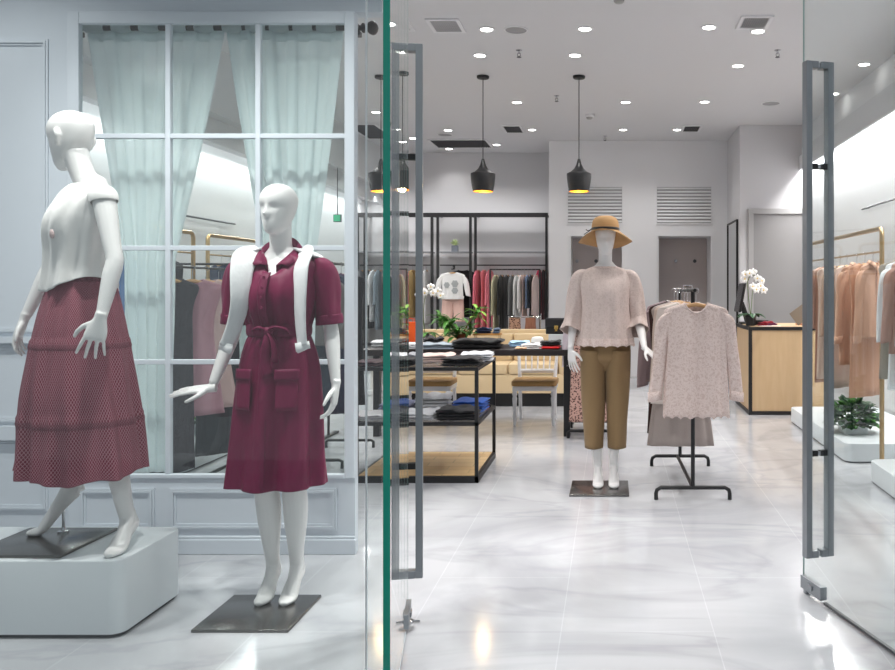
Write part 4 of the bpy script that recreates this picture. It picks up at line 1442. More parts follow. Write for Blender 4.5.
def garment(name, label, cat, pos, rz, m, style='top', length=0.65, width=0.46, depth=0.032, sleeve=None, sleeve_len=0.5, hang='wood', group=None, hgroup='hangers', hlabel=None, seed=0, collar=None, folds=0.008, nf=8, trim=None, hem=None, spread=0.055, thin=1.0, drop=0.030):
    """One garment on its hanger; pos is where the hook sits on the rail."""
    rnd = random.Random(seed * 31 + 5)
    p1, p2, p3 = rnd.uniform(0, 6), rnd.uniform(0, 6), rnd.uniform(0, 6)
    t = thing(name, label, cat, pos, rz, group)
    lv = [(z, 0, 0, rx, ry * (thin if z > -0.2 else 1), ry * (thin if z > -0.2 else 1)) for z, rx, ry in garment_levels(style, width, length, depth)]

    def fo(a, tt):
        return folds * max(0, tt - 0.25) * math.sin(nf * a + p1 + 2 * math.sin(2 * tt + p2)) + 0.5 * folds * max(0, tt - 0.2) * math.sin((nf * 2 - 3) * a + p3) + 0.004 * nz(3 * math.cos(a) + p1, 2 * math.sin(a), tt * 4) * min(1, tt * 2)
    b = MB()
    cloth(b, lv, 96, 48, fo, 0.0, hem=hem)
    if style != 'skirt':
        for i, (x, y, z) in enumerate(b.v):                # scooped neckline, lower in front
            if z > -0.13 and abs(x) < 0.078:
                k = (1 - (abs(x) / 0.078) ** 2) * max(0.0, min(1.0, (z + 0.13) / 0.05))
                b.v[i] = (x, y, z - k * (drop if y < 0 else 0.012))
    bo_ = b.build('garment_body', m, t, solid=0.002, angle=180)
    if sleeve:
        for s in (-1, 1):
            L = 0.22 if sleeve == 'short' else sleeve_len
            x0 = 0.168
            k = rnd.uniform(0.8, 1.2)
            pts = [(s * x0, 0.0, -0.135), (s * (x0 + 0.030), 0.002, -0.19), (s * (x0 + 0.036 + spread * 0.4 * k), 0.004, -0.14 - L * 0.5), (s * (x0 + 0.036 + spread * k), 0.006, -0.14 - L)]
            rd = [(0.028, 0.018 * thin), (0.046, 0.022 * thin), (0.044, 0.024 * thin), (0.040, 0.024 * thin)]
            rows = cr_interp([(*p, *r) for p, r in zip(pts, rd)], np.linspace(0, 3, 22))
            rings = [[(x + (a1 + 0.003 * math.sin(3 * a + i * 0.5 + p2)) * math.cos(a), y + (c1 + 0.003 * math.sin(4 * a + i * 0.6)) * math.sin(a), z - s * 0.25 * a1 * math.cos(a)) for a in np.linspace(0, 2 * PI, 28, endpoint=False)] for i, (x, y, z, a1, c1) in enumerate(rows)]
            so = MB().loft(rings[::-1], True, False, False).build('sleeve', m, t, solid=0.002, angle=180)
            if sleeve == 'cuff':
                x, y, z, a1, c1 = rows[-1]
                MB().loft([[(x + (a1 + 0.004) * math.cos(a), y + (c1 + 0.004) * math.sin(a), z + dzz - s * 0.2 * a1 * math.cos(a)) for a in np.linspace(0, 2 * PI, 28, endpoint=False)] for dzz in (-0.03, 0.0, 0.03)], True, False, False).build('cuff', m, so, solid=0.002, angle=180)
    if style != 'skirt':
        nt = MB().tube([(0.076 * math.cos(a), 0.028 * thin * math.sin(a), -0.078 - (drop if math.sin(a) < 0 else 0.012) * math.sin(a) ** 2) for a in np.linspace(0, 2 * PI, 33)], 0.005 if collar != 'shirt' else 0.008, 8)
        nt.build('neckline', trim or m, t)
    if collar == 'shirt':
        for s in (-1, 1):
            MB().loft([[(s * 0.012, -0.034, -0.098), (s * 0.035, -0.036, -0.080), (s * 0.060, -0.026, -0.066), (s * 0.066, 0, -0.058)],
                       [(s * 0.045, -0.046, -0.135), (s * 0.075, -0.044, -0.115), (s * 0.098, -0.032, -0.092), (s * 0.100, 0, -0.076)]], closed=False).build('collar', trim or m, t, solid=0.004, angle=180)
        MB().loft([[(x, -0.030 - 0.012 * (1 - (x / 0.03) ** 2) - 0.5 * depth * min(1, k * 3), -0.10 - (length - 0.12) * k) for x in (-0.016, 0, 0.016)] for k in np.linspace(0, 1, 14)], closed=False).build('placket', m, t, solid=0.003, angle=180)
    if hang:
        hanger(pos, rz, hlabel or ('wooden hanger holding the ' + label.split(' hanging')[0].split(' on ')[0].split(' under')[0].split(' behind')[0].split(' in the')[0].split(' beside')[0].split(' at the')[0])[:110], hgroup, hang)
    return t


def trousers_on_hanger(label, pos, rz, m, length=0.95, width=0.34, group=None, hang=None, hgroup='hangers'):
    t = thing('hanging_trousers', label, 'trousers', pos, rz, group)
    b = MB()
    cloth(b, [(-0.112, 0, 0, width * 0.42, 0.020, 0.020), (-0.16, 0, 0, width * 0.44, 0.024, 0.024), (-0.30, 0, 0, width * 0.52, 0.032, 0.032), (-0.36, 0, 0, width * 0.52, 0.032, 0.032)], 64, 14)
    b.build('waistband', m, t, solid=0.002, angle=180)
    for s in (-1, 1):
        trouser_leg(MB(), s, (s * width * 0.26, 0, -0.32, width * 0.26, 0.032), (s * width * 0.30, 0, -length, width * 0.27, 0.030)).build('trouser_leg', m, t, solid=0.002, angle=180)
    if hang:
        hanger(pos, rz, 'wooden hanger holding the ' + label[:70], hgroup, hang)
    return t


# --- front T-shaped rack with the rose lace blouse -----------------------------------------------
RX, RY0, RY1, RZ = 0.516, 5.20, 6.18, 1.335
t = thing('clothes_rack', 'black steel floor rack under the rose lace blouse, with low U-shaped feet', 'clothes rack', (RX, (RY0 + RY1) / 2, 0))
hl = (RY1 - RY0) / 2
MB().tube([(0, -hl - 0.13, RZ), (0, hl + 0.1, RZ)], 0.011, 12).build('rail', BLACK, t)
for s in (-1, 1):
    MB().tube([(0, s * hl, 0.075), (0, s * hl, RZ)], 0.013, 12).build('post', BLACK, t)
    w = 0.235 if s < 0 else 0.215
    pts = [(-w, s * hl, 0.0), (-w, s * hl, 0.04), (-w + 0.006, s * hl, 0.062), (-w + 0.03, s * hl, 0.077), (w - 0.03, s * hl, 0.077), (w - 0.006, s * hl, 0.062), (w, s * hl, 0.04), (w, s * hl, 0.0)]
    MB().tube(pts, 0.013, 12, up=(0, 1, 0)).build('foot', BLACK, t)
MB().tube([(0, -hl, 0.077), (-0.02, hl, 0.077)], 0.012, 12).build('base_bar', BLACK, t)
MB().tube([(-0.03, -hl + 0.35, RZ + 0.012), (-0.03, -hl + 0.35, RZ + 0.03), (0.03, -hl + 0.35, RZ + 0.03), (0.03, -hl + 0.35, RZ + 0.012)], 0.006, 8).build('top_clip', CHROME, t)
FG = 'clothes on the black floor rack'
garment('hanging_blouse', 'rose lace blouse with scalloped hem hanging at the front of the black floor rack', 'blouse', (RX + 0.01, RY0 - 0.10, RZ - 0.002), 0, LACE2, 'top', 0.80, 0.385, 0.045, 'cuff', 0.52, 'wood', FG, 'hangers on the black floor rack', 'wooden hanger inside the rose lace blouse', 1, folds=0.012, hem=lambda a: 0.018 * abs(math.sin(9 * a)), spread=0.045, trim=LACE, drop=0.062)
gr = [
    ('hanging_cardigan', 'pale cream cardigan just behind the rose lace blouse', 'cardigan', (218, 206, 198), 'top', 0.74, None, 0.14),
    ('hanging_blouse', 'dusty beige blouse second behind the rose lace blouse', 'blouse', (205, 186, 172), 'top', 0.70, None, 0.25),
    ('hanging_coat', 'long taupe grey coat with its skirts below the rose lace blouse', 'coat', (172, 160, 154), 'dress', 1.06, None, 0.37),
    ('hanging_dress', 'dark brown dress showing as a dark strip behind the taupe coat', 'dress', (62, 44, 40), 'slim', 1.00, None, 0.52),
    ('hanging_jumper', 'mauve grey jumper near the back post of the black floor rack', 'jumper', (150, 132, 136), 'top', 0.66, 'long', 0.66),
]
for k, (nm, lab, cat, rgb, st, L, slv, dy) in enumerate(gr):
    garment(nm, lab, cat, (RX - 0.012 * k - 0.02, RY0 + dy, RZ - 0.002), 0.0, fab(rgb), st, L, 0.44 if st != 'dress' else 0.36, 0.030, slv, 0.55, 'wood', FG, 'hangers on the black floor rack', 'wooden hanger holding the ' + lab.split(' behind')[0].split(' just')[0].split(' second')[0].split(' with')[0].split(' near')[0].split(' showing')[0], 11 + k, spread=0.02)
LEOP = patterned('brown leopard print cloth', (52, 36, 30), (178, 142, 122), 'spots', 52)
MONO = patterned('black and white print cloth', (40, 38, 40), (212, 206, 206), 'spots', 44)
garment('hanging_skirt', 'black and white printed dress with hem below the taupe coat', 'dress', (RX - 0.035, RY0 + 0.80, RZ - 0.002), 0, MONO, 'slim', 1.14, 0.40, 0.030, None, 0, 'wood', FG, 'hangers on the black floor rack', 'wooden hanger holding the black and white printed dress', 31)
garment('hanging_blouse', 'brown leopard print blouse at the back end of the black floor rack', 'blouse', (RX - 0.02, RY0 + 0.91, RZ - 0.002), 0, LEOP, 'top', 0.55, 0.44, 0.028, 'long', 0.5, 'wood', FG, 'hangers on the black floor rack', 'wooden hanger holding the leopard print blouse', 37, spread=0.01)

# --- rack of printed skirts behind the middle mannequin --------------------------------------------
SX, SY = wx(592, 7.5), 7.5
t = thing('clothes_rack', 'low black skirt rack behind the mannequin in the straw hat', 'clothes rack', (SX, SY, 0))
MB().tube([(0, -0.25, 1.18), (0, 0.45, 1.18)], 0.011, 10).build('rail', BLACK, t)
for s in (-0.17, 0.37):
    MB().tube([(0, s, 0.06), (0, s, 1.18)], 0.013, 10).build('post', BLACK, t)
    MB().tube([(-0.21, s, 0), (-0.21, s, 0.05), (-0.19, s, 0.065), (0.19, s, 0.065), (0.21, s, 0.05), (0.21, s, 0)], 0.015, 10, up=(0, 1, 0)).build('foot', BLACK, t)
MB().tube([(0, -0.17, 0.065), (0, 0.37, 0.065)], 0.012, 10).build('base_bar', BLACK, t)
PINKD = patterned('dusty pink spotted cloth', (92, 66, 62), (198, 160, 148), 'spots', 60)
garment('hanging_skirt', 'long dusty pink spotted skirt behind the tan trousers', 'skirt', (SX, SY - 0.22, 1.178), 0, PINKD, 'skirt', 1.02, 0.36, 0.045, None, 0, 'wood', 'clothes on the low skirt rack', 'hangers on the low skirt rack', 'wooden hanger holding the long spotted skirt', 41)
garment('hanging_blouse', 'pale lilac top hanging in front of the spotted skirt', 'blouse', (SX - 0.01, SY - 0.08, 1.178), 0, fab((206, 196, 204)), 'top', 0.50, 0.42, 0.030, 'long', 0.4, 'wood', 'clothes on the low skirt rack', 'hangers on the low skirt rack', 'wooden hanger holding the pale lilac top', 42, spread=0.02)
garment('hanging_skirt', 'second spotted skirt at the rear of the low skirt rack', 'skirt', (SX, SY + 0.12, 1.178), 0, PINKD, 'skirt', 1.00, 0.36, 0.035, None, 0, 'wood', 'clothes on the low skirt rack', 'hangers on the low skirt rack', 'wooden hanger holding the second spotted skirt', 43)


# --- brass wall racks --------------------------------------------------------------------------------
def brass_rack(label, x, ya, yb, ztop, zrail, foot_a=0.0, foot_b=0.0):
    t = thing('clothes_rack', label, 'clothes rack', (x, (ya + yb) / 2, 0))
    h = abs(yb - ya) / 2
    r = 0.05
    pts = [(0, -h, foot_a + 0.01), (0, -h, ztop - r)] + [(0, -h + r - r * math.cos(a), ztop - r + r * math.sin(a)) for a in np.linspace(0.3, PI / 2, 5)] + [(0, h - r + r * math.sin(a), ztop - r + r * math.cos(a)) for a in np.linspace(0, PI / 2 - 0.3, 5)] + [(0, h, ztop - r), (0, h, foot_b + 0.01)]
    MB().tube(pts, 0.018, 12, up=(1, 0, 0)).build('frame_tube', BRASS, t)
    MB().tube([(0, -h, zrail), (0, h, zrail)], 0.008, 12).build('rail', BRASS, t)
    for s, fz in ((-1, foot_a), (1, foot_b)):
        MB().lathe([(0.045, 0), (0.045, 0.012), (0.030, 0.02), (0.024, 0.05)], 18, (0, s * h, fz)).build('foot', BRASS, t)
    return t


GX = 2.03
brass_rack('brass frame clothes rack by the bright wall, with peach and beige blouses', GX, 6.13, 8.45, 1.80, 1.625)
brass_rack('brass frame clothes rack nearest the storefront on the till side, with white shirts', GX + 0.06, 4.2, 5.96, 1.80, 1.625, 0.151, 0.0)
RG, HG = 'clothes on the brass rack by the till', 'hangers on the brass racks'


def at_px(px, X):
    return X * F / (px - VX)


right = [
    ('hanging_blouse', 'rosy beige blouse seen between the uprights of the glass door handle', 'blouse', (188, 156, 140), 'top', 0.66, None, 824, 0.0, 'cuff'),
    ('hanging_dress', 'brown dress hanging low behind the glass door handle', 'dress', (160, 122, 102), 'slim', 1.15, None, 827, 0.0, None),
    ('hanging_dress', 'beige patterned long dress partly behind the glass door handle', 'dress', (198, 176, 162), 'slim', 1.10, None, 832, 0.0, None),
    ('hanging_blouse', 'taupe V-neck blouse beside the glass door handle', 'blouse', (174, 150, 132), 'top', 0.74, 'long', 840, 0.05, None),
    ('hanging_dress', 'pale dusty pink long skirted dress behind the taupe blouse', 'dress', (196, 174, 162), 'dress', 1.12, None, 847, 0.0, None),
    ('hanging_shirt', 'peach shirt with long cuffed sleeve in the middle of the brass rack', 'shirt', (198, 158, 134), 'top', 0.90, 'cuff', 857, 0.05, None),
    ('hanging_dress', 'salmon dress hanging lowest on the brass rack', 'dress', (188, 144, 118), 'slim', 1.14, None, 865, 0.0, None),
    ('hanging_shirt', 'peach blouse on the end hanger next to the brass post', 'shirt', (196, 154, 130), 'top', 0.66, 'long', 873, 0.0, None),
]
for k, (nm, lab, cat, rgb, st, L, slv, px, rz, cf) in enumerate(right):
    garment(nm, lab, cat, (GX, at_px(px, GX), 1.623), 0.68 + 0.1 * math.sin(k * 2.0), fab(rgb), st, L, 0.42, 0.030, slv, 0.55, 'wood', RG, HG, 'wooden hanger of the ' + lab.split(' seen')[0].split(' hanging')[0].split(' partly')[0].split(' beside')[0].split(' behind')[0].split(' with')[0].split(' on the')[0], 51 + k, collar='v' if 'V-neck' in lab else ('shirt' if nm == 'hanging_shirt' else None), spread=0.03)
near = [
    ('hanging_coat', 'grey green long waistcoat at the far end of the nearer brass rack', 'coat', (150, 142, 130), 'slim', 0.92, None, 5.82),
    ('hanging_shirt', 'white long shirt with a straight edge on the nearer brass rack', 'shirt', (226, 230, 232), 'slim', 0.98, 'long', 5.68),
    ('hanging_cardigan', 'mauve brown cardigan on the nearer brass rack', 'cardigan', (176, 140, 128), 'top', 0.72, 'long', 5.55),
    ('hanging_dress', 'caramel dress under the mauve cardigan on the nearer brass rack', 'dress', (176, 134, 104), 'slim', 0.95, None, 5.42),
    ('hanging_shirt', 'white blouse cut by the picture edge on the nearer brass rack', 'blouse', (232, 234, 232), 'top', 0.80, 'long', 5.30),
]
for k, (nm, lab, cat, rgb, st, L, slv, y) in enumerate(near):
    garment(nm, lab, cat, (GX + 0.06, y, 1.623), 0.15 + 0.05 * math.sin(k * 2.0), fab(rgb), st, L, 0.40, 0.028, slv, 0.5, 'wood', 'clothes on the nearer brass rack', HG, 'wooden hanger of the ' + lab.split(' at the')[0].split(' with')[0].split(' on the')[0].split(' under')[0].split(' cut')[0], 61 + k, collar='shirt' if nm == 'hanging_shirt' else None, spread=0.02)

for lab, x0, x1, y0, y1 in (('long low white plinth carrying the green plant by the glass door', 1.80, 2.66, 6.28, 8.25), ('low white plinth nearest the storefront on the till side', 1.80, 2.66, 4.1, 5.72)):
    t = thing('display_plinth', lab, 'plinth', ((x0 + x1) / 2, (y0 + y1) / 2, 0), 0, 'low white wall plinths')
    a, b = (x1 - x0) / 2, (y1 - y0) / 2
    MB().rrect(-a, a, -b, b, 0.012, 0.15, 0.07, 8).build('block', PLINTHM, t)
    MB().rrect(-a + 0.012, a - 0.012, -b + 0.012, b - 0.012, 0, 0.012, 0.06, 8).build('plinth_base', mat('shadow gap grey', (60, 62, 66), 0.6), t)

# left side, seen through the display window
LX = -3.72
brass_rack('brass frame clothes rack along the far wall seen through the window, nearer one', LX, 4.95, 7.24, 1.84, 1.66, 0.0, 0.0)
brass_rack('second brass frame clothes rack along the far wall seen through the window', LX - 0.02, 7.54, 9.9, 1.84, 1.66)
LG = 'clothes on the brass racks seen through the window'
for k, (nm, lab, cat, rgb, st, L, slv, y, X) in enumerate([
    ('hanging_shirt', 'blue denim shirt seen past the arm of the skirt mannequin', 'shirt', (92, 122, 168), 'top', 0.72, 'long', 6.20, LX),
    ('hanging_coat', 'grey coat over white seen through the window beside the blue shirt', 'coat', (128, 128, 128), 'slim', 1.15, 'long', 6.36, LX),
    ('hanging_shirt', 'white shirt behind the grey coat seen through the window', 'shirt', (222, 224, 226), 'top', 0.75, 'long', 6.55, LX),
    ('hanging_dress', 'black lace dress on the brass rack seen through the window', 'dress', (44, 42, 46), 'slim', 1.10, None, 6.85, LX),
    ('hanging_jacket', 'navy jacket on the second brass rack seen through the window', 'jacket', (48, 56, 78), 'top', 0.66, 'long', 7.80, LX - 0.02),
    ('hanging_blouse', 'white collared blouse on the second brass rack seen through the window', 'blouse', (226, 228, 230), 'top', 0.66, 'long', 7.98, LX - 0.02),
    ('hanging_jacket', 'dark blue jacket further along the second brass rack', 'jacket', (56, 64, 84), 'top', 0.66, 'long', 8.20, LX - 0.02),
    ('hanging_blouse', 'pale dress further along the second brass rack', 'blouse', (210, 206, 204), 'top', 0.9, 'long', 8.42, LX - 0.02),
    ('hanging_jacket', 'charcoal jacket near the end of the second brass rack', 'jacket', (60, 60, 66), 'top', 0.7, 'long', 8.66, LX - 0.02),
    ('hanging_blouse', 'white top at the end of the second brass rack', 'blouse', (220, 222, 224), 'top', 0.7, 'long', 8.90, LX - 0.02)]):
    garment(nm, lab, cat, (X, y, 1.658), -0.55, fab(rgb), st, L, 0.42, 0.030, slv, 0.5, 'wood', LG, HG, 'wooden hanger of the ' + lab.split(' seen')[0].split(' on the')[0].split(' further')[0].split(' behind')[0].split(' over')[0].split(' near')[0].split(' at the')[0] + (' seen through the window' if k < 6 else ' along the far wall'), 71 + k, spread=0.02)

CX = -2.78
t = thing('clothes_rack', 'black floor rack of dusty pink and mint dresses seen through the window', 'clothes rack', (CX, 5.75, 0))
MB().tube([(0, -0.75, 1.485), (0, 0.65, 1.485)], 0.008, 10).build('rail', BLACK, t)
for s in (-0.70, 0.60):
    MB().tube([(0, s, 0.06), (0, s, 1.485)], 0.012, 10).build('post', BLACK, t)
    MB().tube([(-0.2, s, 0), (-0.2, s, 0.05), (-0.18, s, 0.062), (0.18, s, 0.062), (0.2, s, 0.05), (0.2, s, 0)], 0.012, 10, up=(0, 1, 0)).build('foot', BLACK, t)
MB().tube([(0, -0.70, 0.065), (0, 0.60, 0.065)], 0.012, 10).build('base_bar', BLACK, t)
CG = 'dresses on the rack seen through the window'
LACEB = patterned('black lace', (34, 32, 36), (66, 62, 68), 'lace', 60)
for k, (nm, lab, cat, m, st, L, slv, y) in enumerate([
    ('hanging_dress', 'black lace jumpsuit hanging first behind the window bar', 'jumpsuit', LACEB, 'slim', 1.30, None, 5.16),
    ('hanging_dress', 'mauve sleeveless dress hanging behind the window above the mannequin hand', 'dress', fab((164, 122, 132)), 'dress', 0.98, None, 5.40),
    ('hanging_dress', 'dusty pink sleeveless dress next to the mauve one behind the window', 'dress', fab((190, 162, 158)), 'dress', 0.96, None, 5.58),
    ('hanging_dress', 'black long dress whose hem shows below the dusty pink dress', 'dress', fab((44, 48, 54)), 'slim', 1.30, None, 5.76),
    ('hanging_dress', 'pale mint long dress beside the maroon sleeve, behind the window', 'dress', fab((200, 214, 212)), 'slim', 1.28, 'short', 5.95),
    ('hanging_dress', 'white long dress at the end of the rack behind the maroon sleeve', 'dress', fab((222, 224, 226)), 'slim', 1.25, 'short', 6.15)]):
    garment(nm, lab, cat, (CX, y, 1.483), 1.2 if k == 0 else 0.85, m, st, L, 0.34, 0.034, slv, 0.3, 'wood', CG, 'hangers on the rack seen through the window', 'wooden hanger of the ' + lab.split(' hanging')[0].split(' next')[0].split(' whose')[0].split(' beside')[0].split(' at the')[0] + ' behind the window', 91 + k, spread=0.03)
# dark rail across, with navy and white pieces
t = thing('clothes_rack', 'dark cross rail with navy and white clothes seen through the window behind the pink dresses', 'clothes rack', (-3.05, 7.39, 0))
MB().tube([(-1.045, 0, 1.567), (0.50, 0, 1.567)], 0.011, 10).build('rail', BLACK, t)
for s in (0.48,):
    MB().tube([(s, 0, 0.0), (s, 0, 1.567)], 0.012, 10).build('post', BLACK, t)
    MB().box(s - 0.02, s + 0.02, -0.22, 0.22, 0.0, 0.02).build('foot', BLACK, t, smooth=False)
for k, (nm, lab, rgb, x, st) in enumerate([('hanging_jacket', 'navy jacket sideways on the dark cross rail', (44, 52, 72), -3.35, 'top'), ('hanging_shirt', 'white shirt sideways on the dark cross rail', (224, 226, 228), -3.18, 'top'), ('hanging_jacket', 'slate blue jacket sideways on the dark cross rail', (62, 74, 96), -2.98, 'top'), ('hanging_shirt', 'cream shirt sideways on the dark cross rail', (214, 208, 204), -2.80, 'top')]):
    garment(nm, lab, nm.split('_')[1], (x, 7.39, 1.565), PI / 2 - 0.25, fab(rgb), st, 0.62, 0.38, 0.028, 'long', 0.45, 'wood', 'clothes on the dark cross rail', HG, 'wooden hanger of the ' + lab.split(' sideways')[0] + ' on the dark cross rail', 101 + k, spread=0.01)
# rack with navy dresses behind the window edge
EX = -2.22
t = thing('clothes_rack', 'black floor rack with navy dresses behind the edge of the display window', 'clothes rack', (EX, 6.5, 0))
MB().tube([(0, -0.45, 1.545), (0, 0.45, 1.545)], 0.011, 10).build('rail', BLACK, t)
for s in (-0.4, 0.4):
    MB().tube([(0, s, 0.06), (0, s, 1.545)], 0.012, 10).build('post', BLACK, t)
    MB().tube([(-0.2, s, 0), (-0.2, s, 0.05), (-0.18, s, 0.062), (0.18, s, 0.062), (0.2, s, 0.05), (0.2, s, 0)], 0.012, 10, up=(0, 1, 0)).build('foot', BLACK, t)
for k, (nm, lab, cat, rgb, st, L, slv, y) in enumerate([('hanging_dress', 'navy long dress behind the window edge beside the curled mannequin hand', 'dress', (40, 50, 70), 'slim', 1.15, None, 6.22), ('hanging_blouse', 'grey brown blouse in front of the navy dress behind the window edge', 'blouse', (112, 106, 104), 'top', 0.62, 'long', 6.04), ('hanging_dress', 'plum dress on the navy dress rack behind the window edge', 'dress', (72, 48, 78), 'slim', 1.05, None, 6.45), ('hanging_dress', 'black dress at the back of the navy dress rack', 'dress', (34, 34, 38), 'slim', 1.15, None, 6.68)]):
    garment(nm, lab, cat, (EX, y, 1.543), 0.0, fab(rgb), st, L, 0.40, 0.034, slv, 0.5, 'wood', 'clothes on the navy dress rack', HG, 'wooden hanger of the ' + lab.split(' behind')[0].split(' in front')[0].split(' on the')[0].split(' at the')[0] + ' near the window edge', 111 + k, spread=0.02)
for lab, x0, x1, y0, y1 in (('low white plinth on the floor seen through the window below the dresses', -4.05, -3.1, 5.9, 7.08), ('second low white plinth further along the far wall seen through the window', -4.05, -3.2, 7.7, 9.6)):
    t = thing('display_plinth', lab, 'plinth', ((x0 + x1) / 2, (y0 + y1) / 2, 0), 0, 'low white wall plinths')
    a, b = (x1 - x0) / 2, (y1 - y0) / 2
    MB().rrect(-a, a, -b, b, 0.012, 0.15, 0.07, 8).build('block', PLINTHM, t)
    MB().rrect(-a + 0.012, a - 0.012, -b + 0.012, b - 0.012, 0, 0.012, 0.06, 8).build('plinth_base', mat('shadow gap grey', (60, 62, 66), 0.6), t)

# thin dark picture rails on the side walls
for lab, x, ya, yb, z in (('thin dark wall rail on the bright wall by the till', XR - 0.03, 6.2, 8.7, 2.19), ('thin dark wall rail on the bright wall seen through the window', XL + 0.03, 7.4, 8.8, 2.04)):
    t = thing('wall_rail', lab, 'wall rail', (x, (ya + yb) / 2, z))
    h = (yb - ya) / 2
    MB().tube([(0, -h, 0), (0, h, 0)], 0.010, 10).build('bar', DARK, t)
    for s in (-1, 1):
        sx = 0.029 if x > 0 else -0.029
        MB().tube([(0, s * (h - 0.15), 0), (sx, s * (h - 0.15), 0)], 0.008, 8).build('bracket', DARK, t)

# ------------------------------------------------------------------ back alcove: black shelving and clothes
AY = 13.15


def ax_(px):
    return wx(px, AY)


zt, zs_, zr = wz(213.5, AY), wz(251.5, AY), wz(265, AY)
t = thing('wall_shelving', 'tall black steel shelving with hanging rails across the grey alcove', 'shelving', (wx(440, AY), AY, 0))
ox = wx(440, AY)
for px in (318, 357.5, 365, 432, 437.8, 470.5, 475.5, 546.5):
    x = ax_(px) - ox
    for dy in (-0.0,):
        MB().box(x - 0.02, x + 0.02, -0.02, 0.02, 0, zt).build('upright', BLACK, t, smooth=False)
    MB().box(x - 0.015, x + 0.015, 0.02, 0.32, zt - 0.04, zt - 0.01).build('top_tie', BLACK, t, smooth=False)
MB().box(ax_(318) - ox, ax_(548) - ox, -0.022, 0.022, zt - 0.06, zt + 0.01).build('top_beam', BLACK, t, smooth=False)
SHELFM = mat('grey glass shelf', (120, 122, 126), 0.2)
for a, b in ((319, 431), (438.6, 469.8), (476.2, 546)):
    MB().box(ax_(a) - ox, ax_(b) - ox, -0.018, 0.30, zs_ - 0.02, zs_).build('shelf', SHELFM, t, smooth=False, bevel=0.002)
for a, b in ((319, 431), (438.6, 469.8), (476.2, 546)):
    MB().tube([(ax_(a) - ox, 0.10, zr), (ax_(b) - ox, 0.10, zr)], 0.011, 10).build('hanging_rail', BLACK, t)
MB().box(ax_(319) - ox, ax_(431) - ox, -0.01, 0.30, 0.42, 0.45).build('low_shelf', BLACK, t, smooth=False)
BG, BH = 'clothes on the alcove rails', 'hangers on the alcove rails'
YG_ = AY + 0.10
back = [  # px centre, colour, bottom py, style, sleeve, words
    (345, (70, 70, 74), 350, 'slim', None, 'dark grey dress nearest the display window edge'), (353, (40, 40, 44), 345, 'slim', 'long', 'black coat just past the display window edge'),
    (362, (120, 120, 124), 328, 'top', 'long', 'mid grey jumper between the first two black uprights'),
    (369.5, (34, 34, 36), 327, 'slim', None, 'black dress beside the white shirt'), (374.5, (218, 220, 222), 320, 'top', 'long', 'white shirt after the black dress'),
    (380, (128, 142, 152), 328, 'top', 'long', 'grey blue blouse beside the green door edge'), (387, (90, 100, 104), 332, 'slim', None, 'slate dress hidden by the green door edge'),
    (393.5, (66, 68, 74), 325, 'slim', 'long', 'charcoal jacket behind the glass door pull'), (399.8, (52, 54, 58), 320, 'top', 'long', 'dark jacket inside the glass door pull'),
    (406.3, (214, 138, 146), 318, 'slim', 'long', 'rose pink dress inside the glass door pull'), (412.6, (176, 150, 98), 316, 'slim', 'long', 'mustard dress inside the glass door pull'),
    (419.8, (206, 204, 202), 326, 'slim', None, 'cream dress behind the pull upright'), (426.5, (232, 232, 232), 322, 'slim', 'long', 'white long shirt before the paired uprights'),
    (478, (210, 112, 128), 330, 'slim', 'long', 'rose coat next to the paired uprights'), (484, (222, 128, 136), 332, 'slim', None, 'coral pink dress second past the uprights'), (490, (216, 120, 132), 330, 'slim', 'long', 'pink coat third past the uprights'),
    (539.4, (196, 60, 92), 312, 'slim', 'long', 'magenta jacket near the end upright'), (544.1, (60, 30, 36), 318, 'slim', None, 'dark wine dress at the end upright'),
]
for k, (px, rgb, pb, st, slv, words_) in enumerate(back):
    L = zr - wz(pb, YG_) + 0.02
    nm = {'top': 'hanging_blouse', 'slim': 'hanging_dress'}[st]
    for kw_, n2 in (('coat', 'hanging_coat'), ('shirt', 'hanging_shirt'), ('jacket', 'hanging_jacket'), ('jumper', 'hanging_jumper')):
        if kw_ in words_:
            nm = n2
    garment(nm, words_ + ' on the alcove rail', nm.split('_')[1], (wx(px, YG_), YG_, zr - 0.002), PI / 2 - 0.12, fab(rgb), st, L, 0.36, 0.022, slv, min(0.5, L - 0.2), 'wood', BG, BH, 'pale hanger on the alcove rail under the black shelf', 121 + k, spread=0.01, thin=0.65, folds=0.005)
# the white print jumper facing out, with blush trousers under it
YJ = AY - 0.10
fz = wz(268, YJ)
t = thing('wall_bracket', 'small black bracket on the shelving holding the white print jumper', 'bracket', (wx(453, YJ), AY - 0.02, fz + 0.05))
MB().box(-0.02, 0.02, -0.12, -0.002, -0.075, -0.060).box(-0.02, 0.02, -0.006, -0.002, -0.075, 0.0).build('arm', BLACK, t, smooth=False)
jt = garment('hanging_jumper', 'white jumper with grey flower print facing out of the alcove', 'jumper', (wx(452.5, YJ), YJ, fz + 0.008), 0, fab((232, 232, 230)), 'top', 0.46, 0.34, 0.034, 'long', 0.32, 'wood', BG, BH, 'wooden hanger of the white flower print jumper', 151)
GREYP = mat('grey print', (168, 172, 172), 0.8)
for dx_, dz_, r in ((0.045, -0.26, 0.060), (-0.085, -0.28, 0.050), (0.045, -0.37, 0.055)):
    m = MB()
    for k in range(6):
        a = k * PI / 3
        m.ball((dx_ + 0.55 * r * math.cos(a), -0.038, dz_ + 0.55 * r * math.sin(a)), r * 0.42, 10, (1, 0.08, 1))
    m.ball((dx_, -0.040, dz_), r * 0.3, 10, (1, 0.1, 1))
    m.build('flower_print', GREYP, jt)
trousers_on_hanger('blush pink trousers hanging under the white flower print jumper', (wx(452, YJ), YJ + 0.075, fz - 0.20), 0, fab((226, 190, 178)), 0.66, 0.33, BG)
